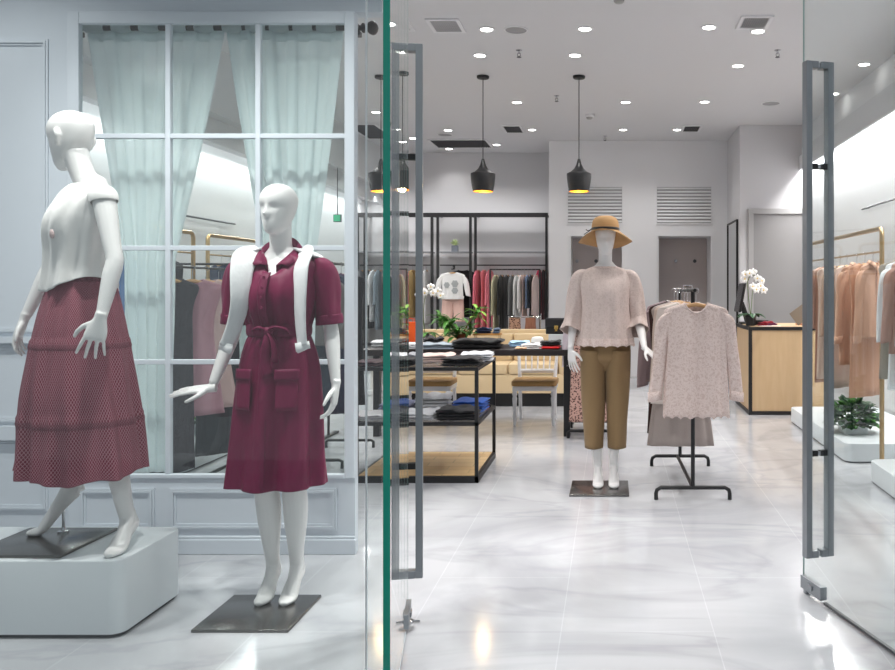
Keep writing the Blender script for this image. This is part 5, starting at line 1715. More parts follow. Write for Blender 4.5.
garment('hanging_dress', 'black dress peeping out behind the white flower print jumper', 'dress', (wx(460, YJ), YG_ + 0.06, zr - 0.002), 0.5, fab((36, 36, 38)), 'slim', 0.85, 0.40, 0.026, 'long', 0.5, None, BG, BH, None, 152, spread=0.02)

# nearer free standing rack
FY = 11.6
fzr = wz(269.5, FY)
x0, x1 = wx(494, FY), wx(536, FY)
t = thing('clothes_rack', 'black straight rail rack of dark and neutral clothes in front of the alcove', 'clothes rack', ((x0 + x1) / 2, FY, 0))
hw = (x1 - x0) / 2
MB().tube([(-hw - 0.06, 0, fzr), (hw + 0.06, 0, fzr)], 0.011, 10).build('rail', BLACK, t)
for s in (-hw - 0.055, hw + 0.055):
    MB().tube([(s, 0, 0.03), (s, 0, fzr)], 0.012, 10).build('post', BLACK, t)
    MB().box(s - 0.02, s + 0.02, -0.25, 0.25, 0.0, 0.03).build('foot', BLACK, t, smooth=False)
FGp, FHg = 'clothes on the straight rail rack', 'hangers on the straight rail rack'
for k, (px, rgb, pb, st, slv, lab) in enumerate([
    (496, (196, 192, 160), 334, 'slim', 'long', 'sage beige coat at the start of the straight rail rack'), (502, (28, 28, 30), 336, 'slim', 'long', 'black coat on the straight rail rack'),
    (507.5, (58, 58, 62), 334, 'slim', None, 'charcoal dress on the straight rail rack'), (512.5, (112, 114, 116), 318, 'slim', 'long', 'dark grey blouse on the straight rail rack'),
    (517.5, (214, 216, 216), 318, 'top', 'long', 'pale grey shirt on the straight rail rack'), (521.5, (232, 232, 232), 312, 'top', 'long', 'white shirt on the straight rail rack'),
    (524.6, (206, 176, 166), 317, 'slim', None, 'blush dress on the straight rail rack'), (528.2, (120, 144, 180), 308, 'top', None, 'light blue camisole on the straight rail rack'), (531.8, (30, 30, 34), 318, 'slim', None, 'black dress on the straight rail rack'),
    (535.8, (178, 160, 156), 318, 'slim', 'long', 'taupe coat at the end of the straight rail rack')]):
    nm = 'hanging_' + [w for w in ('coat', 'dress', 'blouse', 'shirt', 'camisole') if w in lab.split(' ')][0]
    L = fzr - wz(pb, FY)
    garment(nm, lab, nm.split('_')[1], (wx(px, FY), FY, fzr - 0.002), PI / 2 - 0.10, fab(rgb), st, L, 0.36, 0.013, slv, min(0.5, L - 0.2), 'wood', FGp, FHg, 'pale hanger on the straight rail rack', 161 + k, spread=0.0, thin=0.5, folds=0.003)

# ------------------------------------------------------------------ steel table with folded clothes
TX0, TX1, TY0, TY1, TZ = -1.785, -0.927, 5.64, 6.50, 0.80
t = thing('display_table', 'black steel cube frame table with a parquet bottom board, folded clothes on it', 'display table', ((TX0 + TX1) / 2, (TY0 + TY1) / 2, 0))
a, b = (TX1 - TX0) / 2, (TY1 - TY0) / 2
e = 0.024
for sx in (-1, 1):
    for sy in (-1, 1):
        x, y = sx * (a - e / 2), sy * (b - e / 2)
        MB().box(x - e / 2, x + e / 2, y - e / 2, y + e / 2, 0, TZ - e).build('leg', BLACK, t, smooth=False)


def frame_ring(z0, z1):
    m = MB()
    m.box(-a, a, -b, -b + e, z0, z1).box(-a, a, b - e, b, z0, z1).box(-a, -a + e, -b + e, b - e, z0, z1).box(a - e, a, -b + e, b - e, z0, z1)
    return m


frame_ring(TZ - e, TZ).build('top_frame', BLACK, t, smooth=False)
frame_ring(0.395, 0.420).build('middle_frame', BLACK, t, smooth=False)
frame_ring(0.0, 0.045).build('bottom_frame', BLACK, t, smooth=False)
SMOKE = glass('smoky glass', (0.80, 0.81, 0.83))
MB().box(-a + e, a - e, -b + e, b - e, TZ - 0.012, TZ - 0.002).build('glass_top', SMOKE, t, smooth=False)
MB().box(-a + e, a - e, -b + e, b - e, 0.408, 0.418).build('glass_shelf', SMOKE, t, smooth=False)
MB().box(-a + e, a - e, -b + e, b - e, 0.02, 0.048).build('bottom_board', WOODP, t, smooth=False)


def folded(label, pos, w, d, h, rgb, rz=0.0, layers=3, seed=0, rough=1.0, cat='folded clothes', name='folded_top', group=None, m=None):
    """A garment folded into a soft slab, its layers showing at the front edge."""
    rnd = random.Random(seed)
    mb = MB()
    n = 28
    lh = h / layers
    for q in range(layers):
        sw = w / 2 * (1 - 0.04 * rnd.random())
        sd = d / 2 * (1 - 0.05 * rnd.random())
        ox_, oy_ = rnd.uniform(-0.008, 0.008), rnd.uniform(-0.01, 0.01)
        rings = []
        for i in range(13):
            u = -1 + 2 * i / 12
            k = (1 - abs(u) ** 8) ** 0.5 if abs(u) < 1 else 0.12
            k = max(k, 0.25)
            r = []
            for j in range(n):
                ang = 2 * PI * j / n
                y = math.copysign(abs(math.cos(ang)) ** 0.35, math.cos(ang)) * sd
                zz = math.copysign(abs(math.sin(ang)) ** 0.7, math.sin(ang)) * lh * 0.5 * k
                up = rough * 0.012 * nz(u * 2.2 + seed, y * 9 + q * 2.0, seed * 0.7) * (1 if q == layers - 1 else 0.2)
                if zz > 0:
                    zz = zz * (1 + 0.5 * nz(u * 3 + seed * 2, y * 14, q)) + max(up, -lh * 0.3)
                r.append((ox_ + u * sw, oy_ + y + 0.006 * nz(u * 4, q + seed, ang), (q + 0.5) * lh + zz))
            rings.append(r)
        mb.loft(rings)
    o = mb.build(name, m or fab(rgb, crease=0.35), None, angle=180, loc=pos)
    lo = min(v.co.z for v in o.data.vertices)
    o.location.z = pos[2] - lo + 0.0005
    o.rotation_euler = (0, 0, rz)
    tag(o, label, cat, group)
    return o


G1, G2, G3 = 'folded clothes on top of the steel table', 'folded clothes on the middle shelf of the steel table', 'clothes laid on the long black table'
YA = 5.78


def fx(px, y):
    return wx(px, y)


folded('plum folded top at the window end of the steel table', (fx(368, 5.80), 5.83, TZ), 0.17, 0.26, 0.030, (62, 40, 46), 0.05, 2, 1, group=G1)
folded('black folded trousers behind the glass door pull on the steel table', (fx(403, 5.80), 5.82, TZ), 0.22, 0.26, 0.055, (30, 30, 33), -0.05, 3, 2, group=G1)
folded('blush pink folded blouse in the middle of the steel table top', (fx(436, 6.1), 6.14, TZ), 0.26, 0.27, 0.055, (222, 196, 188), 0.15, 3, 3, group=G1)
folded('black folded top at the front corner of the steel table top', (fx(462, 5.80), 5.83, TZ), 0.27, 0.26, 0.060, (24, 24, 27), 0.0, 3, 4, group=G1)
folded('white folded shirts at the far corner of the steel table top', (fx(477, 6.2), 6.22, TZ), 0.24, 0.28, 0.060, (216, 218, 222), 0.08, 4, 5, group=G1)
folded('light grey folded top on the far side of the steel table', (fx(405, 6.2), 6.22, TZ), 0.24, 0.26, 0.05, (150, 152, 158), -0.1, 3, 6, group=G1)
SZ = 0.420
folded('white folded shirt at the window end of the shelf of the steel table', (fx(372, 5.80), 5.83, SZ), 0.21, 0.28, 0.04, (222, 218, 220), 0.15, 3, 11, group=G2)
folded('lilac grey folded top at the back of the steel table shelf', (fx(398, 6.2), 6.2, SZ), 0.24, 0.26, 0.06, (140, 144, 172), 0.05, 3, 12, group=G2)
folded('white crumpled shirt at the front of the shelf, beside the door pull', (fx(421, 5.80), 5.82, SZ), 0.26, 0.27, 0.06, (228, 228, 230), -0.1, 3, 13, 2.0, group=G2)
folded('pale grey folded jumper heaped on the back of the steel table shelf', (fx(433, 6.2), 6.22, SZ), 0.26, 0.26, 0.12, (206, 206, 208), 0.1, 4, 14, 2.5, group=G2)
folded('black folded jumper at the front corner of the steel table shelf', (fx(458, 5.80), 5.83, SZ), 0.29, 0.27, 0.075, (26, 26, 30), 0.05, 3, 15, 1.5, group=G2)
folded('royal blue folded jumper behind the black one on the steel table shelf', (fx(471, 6.2), 6.2, SZ), 0.24, 0.28, 0.085, (38, 84, 168), -0.05, 4, 16, group=G2)

# ------------------------------------------------------------------ long black table
BX0, BX1, BY0, BY1, BZ = -2.30, -0.37, 7.38, 8.14, 0.79
t = thing('long_table', 'long black table behind the steel cube table, spread with dark clothes', 'table', ((BX0 + BX1) / 2, (BY0 + BY1) / 2, 0))
a, b = (BX1 - BX0) / 2, (BY1 - BY0) / 2
MB().box(-a, a, -b, b, BZ - 0.055, BZ).build('table_top', wood('dark stained wood', (40, 30, 30), (30, 24, 24), 3, (2, 12, 12)), t, smooth=False, bevel=0.004)
for sx in (-1, 1):
    for sy in (-1, 1):
        x, y = sx * (a - 0.16 if sx < 0 else a - 0.04), sy * (b - 0.05)
        MB().box(x - 0.03, x + 0.03, y - 0.03, y + 0.03, 0, BZ - 0.055).build('leg', BLACK, t, smooth=False, bevel=0.003)
ZT = BZ
folded('white folded shirt at the window end of the long black table', (fx(388, 7.9), 7.9, ZT), 0.30, 0.28, 0.05, (224, 224, 226), 0.2, 3, 21, group=G3)
folded('grey folded knit beside the white shirt on the long black table', (fx(404, 8.02), 8.00, ZT), 0.18, 0.26, 0.07, (150, 156, 160), 0.0, 3, 22, group=G3)
folded('white folded tee next to the orange bag on the long black table', (fx(414, 7.55), 7.55, ZT), 0.18, 0.26, 0.055, (230, 230, 232), 0.0, 3, 23, group=G3)
folded('black crumpled scarf heaped near the potted plant on the long table', (fx(433, 7.78), 7.80, ZT), 0.20, 0.18, 0.09, (30, 30, 33), 0.2, 3, 24, 3.0, group=G3)
folded('pale grey blue folded jeans in front of the black scarf', (fx(438, 7.5), 7.53, ZT), 0.30, 0.26, 0.05, (150, 162, 172), 0.05, 3, 25, group=G3)
folded('large black jacket spread flat along the long black table', (fx(478, 7.60), 7.62, ZT), 0.46, 0.36, 0.085, (24, 24, 26), 0.03, 2, 26, 2.2, group=G3)
folded('light blue folded shirt beyond the black jacket on the long table', (fx(519, 7.85), 7.86, ZT), 0.20, 0.26, 0.05, (168, 204, 232), 0.1, 3, 27, group=G3)
folded('white folded blouse between the blue shirt and the red edged cloth', (fx(533, 7.55), 7.54, ZT), 0.20, 0.24, 0.045, (230, 228, 226), 0.0, 3, 28, group=G3)
folded('peach folded slip along the front edge of the long table', (fx(521, 7.48), 7.46, ZT), 0.11, 0.12, 0.02, (232, 188, 150), 0.0, 1, 29, 0.4, group=G3)
folded('red folded scarf under the black top at the end of the long table', (fx(551, 7.52), 7.53, ZT), 0.19, 0.24, 0.028, (196, 30, 34), 0.0, 1, 30, 0.4, group=G3)
folded('black folded top lying on the red scarf', (fx(551, 7.52), 7.54, ZT + 0.036), 0.185, 0.23, 0.038, (26, 26, 28), 0.0, 2, 31, group=G3)

# ------------------------------------------------------------------ white spindle back chairs behind the table
CHW = mat('white chair lacquer', (226, 226, 228), 0.35)
SEAT = fab((170, 134, 86), 0.8, 0.05, 0.1, 0.1, 5)


def chair(label, x, y):
    t = thing('dining_chair', label, 'chair', (x, y, 0), 0, 'white spindle back chairs')
    w, d = 0.21, 0.20
    for s in (-1, 1):
        MB().lathe([(0.014, 0), (0.018, 0.03), (0.016, 0.06), (0.026, 0.09), (0.018, 0.11), (0.019, 0.2), (0.024, 0.27), (0.018, 0.29), (0.026, 0.31), (0.02, 0.33), (0.024, 0.345), (0.024, 0.385)], 16, (s * w * 0.9, -d + 0.03, 0)).build('leg', CHW, t)
        MB().tube([(s * w * 0.85, d + 0.05, 0), (s * w * 0.85, d, 0.38), (s * w * 0.88, d + 0.01, 0.5), (s * w * 0.96, d + 0.07, 0.775)], [(0.016, 0.018), (0.019, 0.02), (0.018, 0.02), (0.015, 0.015)], 10, sub=4).build('back_post', CHW, t)
    MB().rrect(-w, w, -d, d + 0.01, 0.345, 0.39, 0.03, 4).build('seat_frame', CHW, t)
    MB().rrect(-w - 0.012, w + 0.012, -d - 0.015, d - 0.02, 0.392, 0.440, 0.05, 5).build('seat_cushion', SEAT, t, bevel=0.012, label='tan upholstered seat cushion')
    for z, yy, ww in ((0.50, 0.012, 0.88), (0.755, 0.065, 0.95)):
        MB().tube([(-w * ww, d + yy, z), (0, d + yy + 0.012, z), (w * ww, d + yy, z)], [(0.012, 0.022)] * 3, 10, sub=4).build('back_rail', CHW, t)
    for k in range(5):
        u = (k - 2) / 3.0
        MB().tube([(u * w * 0.86, d + 0.018, 0.51), (u * w * 0.92, d + 0.074, 0.745)], [0.0075, 0.0075], 10).build('spindle', CHW, t)
    return t


chair('white chair with tan seat facing out behind the end of the long table', fx(535, 8.08), 8.15)
chair('white chair with tan seat seen through the shelves of the steel table', fx(431, 8.08), 8.15)

# ------------------------------------------------------------------ beige sofa
LEATH = fab((206, 184, 148), 0.5, 0.02, 0.0, 0.08, 4)
S0, S1, SY0, SY1 = wx(392, 9.25), wx(573, 9.25), 9.25, 10.15
t = thing('sofa', 'long beige leather sofa on a black base behind the long table', 'sofa', ((S0 + S1) / 2, (SY0 + SY1) / 2, 0))
a, b = (S1 - S0) / 2, (SY1 - SY0) / 2
MB().box(-a + 0.03, a - 0.03, -b + 0.05, b - 0.03, 0, 0.155).build('plinth_base', BLACK, t, smooth=False)
MB().rrect(-a, a, -b, b, 0.155, 0.37, 0.03, 4).build('seat_base', LEATH, t)
xs_ = [-a + 0.17, -a + 0.17 + (2 * a - 0.34) / 3, -a + 0.17 + 2 * (2 * a - 0.34) / 3, a - 0.17]
for i in range(3):
    MB().rrect(xs_[i] + 0.004, xs_[i + 1] - 0.004, -b - 0.01, b - 0.24, 0.372, 0.485, 0.04, 5).build('seat_cushion', LEATH, t, bevel=0.012)
    MB().rrect(xs_[i] + 0.004, xs_[i + 1] - 0.004, b - 0.42, b - 0.23, 0.487, 0.80, 0.05, 5).build('back_cushion', LEATH, t, bevel=0.012)
MB().rrect(-a, a, b - 0.22, b, 0.372, 0.84, 0.04, 5).build('backrest', LEATH, t)
for s in (-1, 1):
    MB().rrect(min(s * a, s * (a - 0.165)), max(s * a, s * (a - 0.165)), -b, b - 0.225, 0.372, 0.60, 0.04, 5).build('armrest', LEATH, t)

# ------------------------------------------------------------------ small things behind the table
# white pedestal with handbag and hat
YP = 8.05
t = MB().box(-0.085, 0.085, -0.06, 0.06, 0.0, 0.105).build('display_box', PLINTHM, None, smooth=False, bevel=0.004, loc=(wx(557.5, YP), YP, BZ + 0.0005))
tag(t, 'white display box on the long table under the black handbag', 'box')
zp = BZ + 0.106
t2 = thing('handbag', 'black flap handbag with a gold clasp on a white box', 'handbag', (wx(556.5, YP), YP, zp + 0.001))
BAGM = mat('black grained leather', (26, 26, 28), 0.4)
MB().rrect(-0.105, 0.105, -0.045, 0.045, 0, 0.15, 0.03, 4).build('bag_body', BAGM, t2, bevel=0.004)
MB().loft([[(-0.107, 0.047, 0.153), (0.107, 0.047, 0.153)], [(-0.107, -0.050, 0.155), (0.107, -0.050, 0.155)], [(-0.107, -0.053, 0.14), (0.107, -0.053, 0.14)], [(-0.102, -0.053, 0.07), (0.102, -0.053, 0.07)]], closed=False).build('flap', BAGM, t2, solid=0.005, smooth=False)
MB().box(-0.02, 0.02, -0.064, -0.0565, 0.05, 0.085).box(-0.012, 0.012, -0.066, -0.0565, 0.028, 0.048).build('clasp', mat('gold metal', (230, 190, 110), 0.2, metal=1.0), t2, smooth=False, bevel=0.002)
YH = 7.84
t = thing('white_hat', 'white brimmed hat with black band on the end of the long table', 'hat', (wx(537.5, YH), YH, BZ + 0.001))
t.scale = (0.76, 0.76, 0.86)
HATM = fab((234, 232, 228), 0.9, 0.05, 0.2, 0.1, 8)
MB().lathe([(0.125, 0.0), (0.128, 0.004), (0.105, 0.014), (0.082, 0.018), (0.080, 0.028), (0.078, 0.075), (0.066, 0.098), (0.040, 0.106), (0.002, 0.104)], 36).build('hat_body', HATM, t)
MB().lathe([(0.0815, 0.020), (0.0825, 0.024), (0.0815, 0.040), (0.080, 0.042)], 36, cap0=False, cap1=False).build('hat_band', BLACK, t)
# little wooden topped stand with navy knits
YS = 8.06
zt_ = 0.112
t = thing('display_riser', 'honey wood riser on slim gold legs at the back of the long table', 'riser', (wx(487.5, YS), YS, BZ + 0.0005))
hw = 0.135
MB().box(-hw, hw, -0.07, 0.07, zt_ - 0.018, zt_).build('stand_top', wood('honey wood', (206, 150, 84), (186, 128, 66), 3, (2, 10, 10)), t, smooth=False, bevel=0.003)
for sx in (-1, 1):
    for sy in (-1, 1):
        MB().tube([(sx * 0.12, sy * 0.055, 0), (sx * 0.12, sy * 0.055, zt_ - 0.018)], 0.004, 8).build('leg', BRASS, t)
folded('navy folded knit on the honey wood riser', (wx(483.5, YS), YS, BZ + zt_ + 0.001), 0.17, 0.13, 0.05, (34, 46, 74), 0.1, 3, 41, 1.5)
folded('grey blue folded scarf on the honey wood riser', (wx(496.8, YS), YS, BZ + zt_ + 0.001), 0.065, 0.13, 0.05, (92, 108, 128), 0, 2, 42)
# low rail with leopard and brown skirts, behind the sofa
YL = 10.75
zl = wz(317, YL)
t = thing('clothes_rack', 'low thin rail with a leopard and a brown skirt behind the sofa', 'clothes rack', (wx(524, YL), YL, 0))
x0, x1 = wx(508, YL) - wx(524, YL), wx(541, YL) - wx(524, YL)
MB().tube([(x0, 0, zl), (x1, 0, zl)], 0.009, 10).build('rail', CHROME, t)
for x in (x0 + 0.01, x1 - 0.01):
    MB().tube([(x, 0, 0), (x, 0, zl)], 0.010, 10).build('post', CHROME, t)
    MB().box(x - 0.02, x + 0.02, -0.16, 0.16, 0, 0.015).build('foot', CHROME, t, smooth=False)
garment('hanging_skirt', 'leopard print skirt hanging on the low thin rail', 'skirt', (wx(515, YL), YL - 0.01, zl + 0.100), 0.12, LEOP, 'skirt', 0.62, 0.17, 0.03, None, 0, None, 'skirts on the low thin rail', seed=201)
garment('hanging_skirt', 'plain brown skirt next to the leopard skirt on the low thin rail', 'skirt', (wx(530.5, YL), YL + 0.01, zl + 0.100), 0.1, fab((150, 104, 84)), 'skirt', 0.60, 0.16, 0.03, None, 0, None, 'skirts on the low thin rail', seed=202)


# ------------------------------------------------------------------ plants
def blade(mb, base, dir_, length, width, droop, n=9, fold=0.25):
    d = Vector(dir_).normalized()
    side = d.cross(Vector((0, 0, 1)))
    side = side.normalized() if side.length > 1e-3 else Vector((1, 0, 0))
    p = Vector(base)
    rows = []
    for i in range(n):
        u = i / (n - 1)
        w = width * (math.sin(PI * min(1, 0.12 + u * 0.88)) ** 0.8) * 0.5 + 0.0006
        nn = side.cross(d)
        rows.append([p - side * w + nn * w * fold, p, p + side * w + nn * w * fold])
        d = (d + Vector((0, 0, -droop / n))).normalized()
        p = p + d * length / n
    b = len(mb.v)
    for r in rows:
        mb.v.extend(tuple(q) for q in r)
    for i in range(n - 1):
        for j in range(2):
            mb.face([b + i * 3 + j, b + i * 3 + j + 1, b + (i + 1) * 3 + j + 1, b + (i + 1) * 3 + j])


def dracaena(label, pos, stems, pot=True, seed=0, leaf=LEAF):
    rnd = random.Random(seed)
    t = thing('potted_plant', label, 'plant', pos)
    if pot:
        MB().lathe([(0.030, 0), (0.036, 0.004), (0.048, 0.085), (0.052, 0.088), (0.052, 0.105), (0.046, 0.105), (0.043, 0.09), (0.002, 0.088)], 24).build('pot', TERRA, t)
    st = MB()
    fl, fl2 = MB(), MB()
    for k, (x, y, z, n, L) in enumerate(stems):
        st.tube([(0, 0, 0.07), (x * 0.35 + 0.008 * math.sin(k), y * 0.35, 0.07 + (z - 0.07) * 0.45), (x, y, z)], [0.009, 0.008, 0.006], 8, sub=5)
        for i in range(n):
            a = 2.4 * i + rnd.uniform(-0.3, 0.3)
            el = rnd.uniform(-0.15, 1.1)
            base = Vector((x, y, z - 0.10 * (i / n) + 0.02))
            dv = (math.cos(a) * math.cos(el), math.sin(a) * math.cos(el), math.sin(el))
            blade(fl2 if (k == 1 and i % 2) else fl, base, dv, L * rnd.uniform(0.75, 1.1), L * 0.22, rnd.uniform(0.7, 1.5))
    st.build('stem', mat('plant stem brown', (120, 92, 60), 0.8), t)
    fl.build('foliage', leaf, t, angle=180, solid=0.0012)
    if fl2.v:
        fl2.build('foliage', LEAFL, t, angle=180, solid=0.0012)
    return t


YD = 8.02
S = YD / F
dracaena('leafy green dracaena in a small terracotta pot on the long black table', (wx(461, YD), YD, BZ + 0.001), [(-13 * S, 0.02, 0.22, 22, 0.21), (16 * S, -0.02, 0.34, 16, 0.17), (-4 * S, -0.06, 0.14, 18, 0.20), (-22 * S, 0.05, 0.28, 14, 0.16), (8 * S, 0.05, 0.16, 12, 0.18)], seed=3)
YE = 9.0
dracaena('slender green plant seen inside the glass door pull beside the orange bag', (wx(402, YE), 8.9, 0.0005), [(0.0, 0.0, 1.02, 10, 0.16), (0.06, 0.03, 0.92, 12, 0.15), (-0.05, 0.02, 0.86, 10, 0.15), (0.03, -0.02, 1.16, 8, 0.14)], seed=9, leaf=LEAFL)
# orange paper bag on the table
t = thing('paper_bag', 'bright orange paper bag standing on the long table behind the door pull', 'bag', (wx(413, 7.9), 7.80, BZ + 0.001))
ORG = mat('orange paper', (236, 92, 24), 0.6)
MB().box(-0.062, 0.062, -0.035, 0.035, 0, 0.235).build('bag_body', ORG, t, smooth=False, bevel=0.002)
for yy in (-0.036, 0.036):
    MB().tube([(-0.03, yy, 0.232), (-0.024, yy, 0.265), (0.024, yy, 0.265), (0.03, yy, 0.232)], 0.0025, 6, sub=3).build('bag_handle', ORG, t)


def orchid(label, pos, s, seed, stems, pot_m=BLACK, leaf=LEAFD, box=False):
    rnd = random.Random(seed)
    t = thing('potted_orchid', label, 'orchid', pos)
    if box:
        MB().rrect(-0.05 * s, 0.05 * s, -0.05 * s, 0.05 * s, 0, 0.10 * s, 0.008, 3).build('pot', pot_m, t)
    else:
        MB().lathe([(0.045 * s, 0), (0.050 * s, 0.003), (0.062 * s, 0.11 * s), (0.055 * s, 0.11 * s), (0.05 * s, 0.095 * s), (0.002, 0.095 * s)], 24).build('pot', pot_m, t)
    st, lf = MB(), MB()
    for i in range(7):
        a = i * 0.95 + rnd.uniform(-0.2, 0.2)
        blade(lf, (0, 0, 0.10 * s), (math.cos(a), math.sin(a), 0.75), 0.20 * s, 0.075 * s, 1.6, fold=0.35)
    heads = []
    for pts, fr_ in stems:
        st.tube([tuple(q * s for q in p) for p in pts], 0.004 * s, 7, sub=5)
        P = cr_interp(pts, np.linspace(0, len(pts) - 1, 60))
        for f, off in fr_:
            p = P[int(f * 59)]
            heads.append(Vector((p[0] + off[0], p[1] + off[1], p[2] + off[2])) * s)
    st.build('stem', mat('orchid stem', (92, 112, 60), 0.6), t)
    lf.build('foliage', leaf, t, angle=180, solid=0.002)
    for h in heads:
        fm = MB()
        face = Vector((rnd.uniform(-0.5, 0.5), -1, rnd.uniform(-0.1, 0.3))).normalized()
        sx = face.cross(Vector((0, 0, 1))).normalized()
        sz = sx.cross(face)
        r = 0.046 * s
        for k, (ang, wr, lr) in enumerate(((90, 0.6, 1.0), (18, 1.05, 1.0), (162, 1.05, 1.0), (-55, 0.6, 0.95), (235, 0.6, 0.95))):
            a = math.radians(ang)
            dv = sx * math.cos(a) + sz * math.sin(a)
            tv = face.cross(dv)
            rows = []
            for i in range(7):
                u = i / 6
                w = r * 0.5 * wr * (math.sin(PI * (0.08 + 0.86 * u)) ** 0.7)
                c = h + dv * (r * lr * u) + face * (0.012 * s * math.sin(PI * u))
                rows.append([c - tv * w, c + face * 0.004 * s, c + tv * w])
            fm.loft(rows, closed=False)
        fo_ = fm.build('flower', PETAL, t, angle=180, solid=0.0012)
        MB().ball(tuple(h + face * 0.012 * s), 0.009 * s, 8).build('flower_centre', mat('orchid yellow', (236, 206, 120), 0.6), fo_)
    return t


orchid('white orchid in a black pot on the till counter', (wx(750.5, 8.86), 8.86, 0.941), 1.0, 4,
       [([(0, 0, 0.1), (-0.02, 0, 0.3), (-0.03, 0, 0.48), (0.02, -0.02, 0.55), (0.10, -0.03, 0.50)], [(0.62, (-0.05, 0, 0.03)), (0.70, (-0.02, -0.02, 0.02)), (0.78, (0.0, 0.01, 0.03)), (0.88, (0.01, -0.02, -0.02)), (0.97, (0.02, 0, -0.02)), (0.66, (-0.06, 0.01, -0.03))]),
        ([(0, 0, 0.1), (0.01, -0.02, 0.25), (0.02, -0.03, 0.38), (0.06, -0.04, 0.42), (0.12, -0.05, 0.38)], [(0.6, (-0.01, 0, 0.02)), (0.72, (0, -0.02, -0.03)), (0.86, (0.01, 0, 0.02)), (0.98, (0.02, 0, 0))])])
orchid('white orchid spray standing behind the paired uprights, left of the dracaena'.replace(', left of the dracaena', ', beside the dracaena'), (wx(425, 8.07), 8.08, BZ + 0.001), 0.9, 6,
       [([(0, 0, 0.1), (-0.02, 0, 0.35), (0.01, 0, 0.56), (0.08, -0.01, 0.60), (0.16, -0.02, 0.54)], [(0.55, (-0.06, 0, 0.0)), (0.62, (-0.04, -0.02, -0.03)), (0.70, (0, 0, 0.03)), (0.80, (0.0, -0.02, -0.03)), (0.9, (0.01, 0, 0.02)), (0.98, (0.02, 0, -0.01))]),
        ([(0, 0, 0.1), (-0.03, 0.01, 0.3), (-0.06, 0.01, 0.5), (-0.03, 0, 0.56)], [(0.85, (-0.03, 0, 0)), (0.97, (0.02, 0, 0.02))])], pot_m=PLINTHM, leaf=LEAF)
# cube pot on the shelf
t = thing('potted_plant', 'little pale green plant in a grey cube pot on the black alcove shelf', 'plant', (wx(455, AY + 0.08), AY + 0.08, zs_ + 0.001))
MB().rrect(-0.05, 0.05, -0.05, 0.05, 0, 0.10, 0.006, 3).build('pot', mat('grey cube pot', (112, 118, 128), 0.5), t)
lf = MB()
rnd = random.Random(5)
for i in range(46):
    a, el = i * 2.4, rnd.uniform(0.2, 1.4)
    blade(lf, (0.012 * math.cos(a), 0.012 * math.sin(a), 0.095 + 0.05 * rnd.random()), (math.cos(a) * math.cos(el), math.sin(a) * math.cos(el), math.sin(el)), rnd.uniform(0.05, 0.10), 0.03, 0.8, 6)
lf.build('foliage', mat('pale green succulent', (190, 206, 150), 0.5), t, angle=180, solid=0.002)


def bush(label, pos, rx, ry, h, seed, n=330):
    rnd = random.Random(seed)
    t = thing('leafy_plant', label, 'plant', pos)
    MB().rrect(-rx * 0.45, rx * 0.45, -ry * 0.45, ry * 0.45, 0.0, 0.10, 0.02, 4).build('pot', PLINTHM, t)
    a_, b_ = MB(), MB()
    for i in range(n):
        th, ph = rnd.uniform(0, 2 * PI), math.acos(rnd.uniform(-0.35, 1))
        r = rnd.uniform(0.72, 1.0)
        p = Vector((rx * r * math.sin(ph) * math.cos(th), ry * r * math.sin(ph) * math.sin(th), h * 0.42 + h * 0.58 * r * math.cos(ph)))
        p.z = max(p.z, 0.03)
        dv = Vector((p.x / rx, p.y / ry, (p.z - h * 0.3) / h + 0.2)) + Vector((rnd.uniform(-0.5, 0.5), rnd.uniform(-0.5, 0.5), rnd.uniform(-0.3, 0.3)))
        blade(a_ if rnd.random() < 0.7 else b_, p - dv.normalized() * 0.05, dv, rnd.uniform(0.07, 0.11), rnd.uniform(0.045, 0.065), 0.9, 6, 0.3)
    a_.build('foliage', LEAFD, t, angle=180, solid=0.001)
    b_.build('foliage', LEAF, t, angle=180, solid=0.001)
    return t


bush('bushy dark green plant on the white plinth under the peach clothes', (wx(855, 6.72), 6.78, 0.151), 0.22, 0.22, 0.30, 2)
bush('dark green plant on the white plinth seen through the window under the mannequin hand', (-3.40, 6.85, 0.151), 0.30, 0.20, 0.30, 5, 200)
# white storage unit at the window edge
t = thing('storage_box', 'white lidded box on the floor between the display window edge and the table', 'box', (wx(361.5, 8.9), 8.9, 0))
MB().rrect(-0.14, 0.14, -0.14, 0.14, 0, 0.20, 0.03, 4).build('box_body', PLINTHM, t)
MB().rrect(-0.15, 0.15, -0.15, 0.15, 0.202, 0.25, 0.03, 4).build('box_lid', PLINTHM, t)
o = dup(t, (wx(361.5, 8.9), 8.9, 0.252), 0.0, 'white lidded box stacked on top of another white box behind the table')

# ------------------------------------------------------------------ till counter
KX0, KX1, KY0, KY1, KZ = 1.455, 2.32, 8.66, 9.60, 0.94
t = thing('till_counter', 'pale oak till counter with black edging by the grey door', 'counter', ((KX0 + KX1) / 2, (KY0 + KY1) / 2, 0))
a, b = (KX1 - KX0) / 2, (KY1 - KY0) / 2
MB().box(-a + 0.012, a - 0.012, -b + 0.012, b - 0.012, 0.012, KZ - 0.012).build('counter_body', WOODC, t, smooth=False)
ed = MB()
w = 0.035
for sx in (-1, 1):
    for sy in (-1, 1):
        ed.box(min(sx * a, sx * (a - w)), max(sx * a, sx * (a - w)), min(sy * b, sy * (b - w)), max(sy * b, sy * (b - w)), 0.04, KZ - 0.04)
for z0, z1 in ((0.0, 0.04), (KZ - 0.04, KZ - 0.004)):
    ed.box(-a, a, -b, -b + w, z0, z1).box(-a, a, b - w, b, z0, z1).box(-a, -a + w, -b + w, b - w, z0, z1).box(a - w, a, -b + w, b - w, z0, z1)
ed.build('edge_frame', BLACK, t, smooth=False)
MB().box(-a + 0.03, a - 0.03, -b + 0.03, b - 0.03, KZ - 0.013, KZ - 0.001).build('counter_top', WOODC, t, smooth=False)
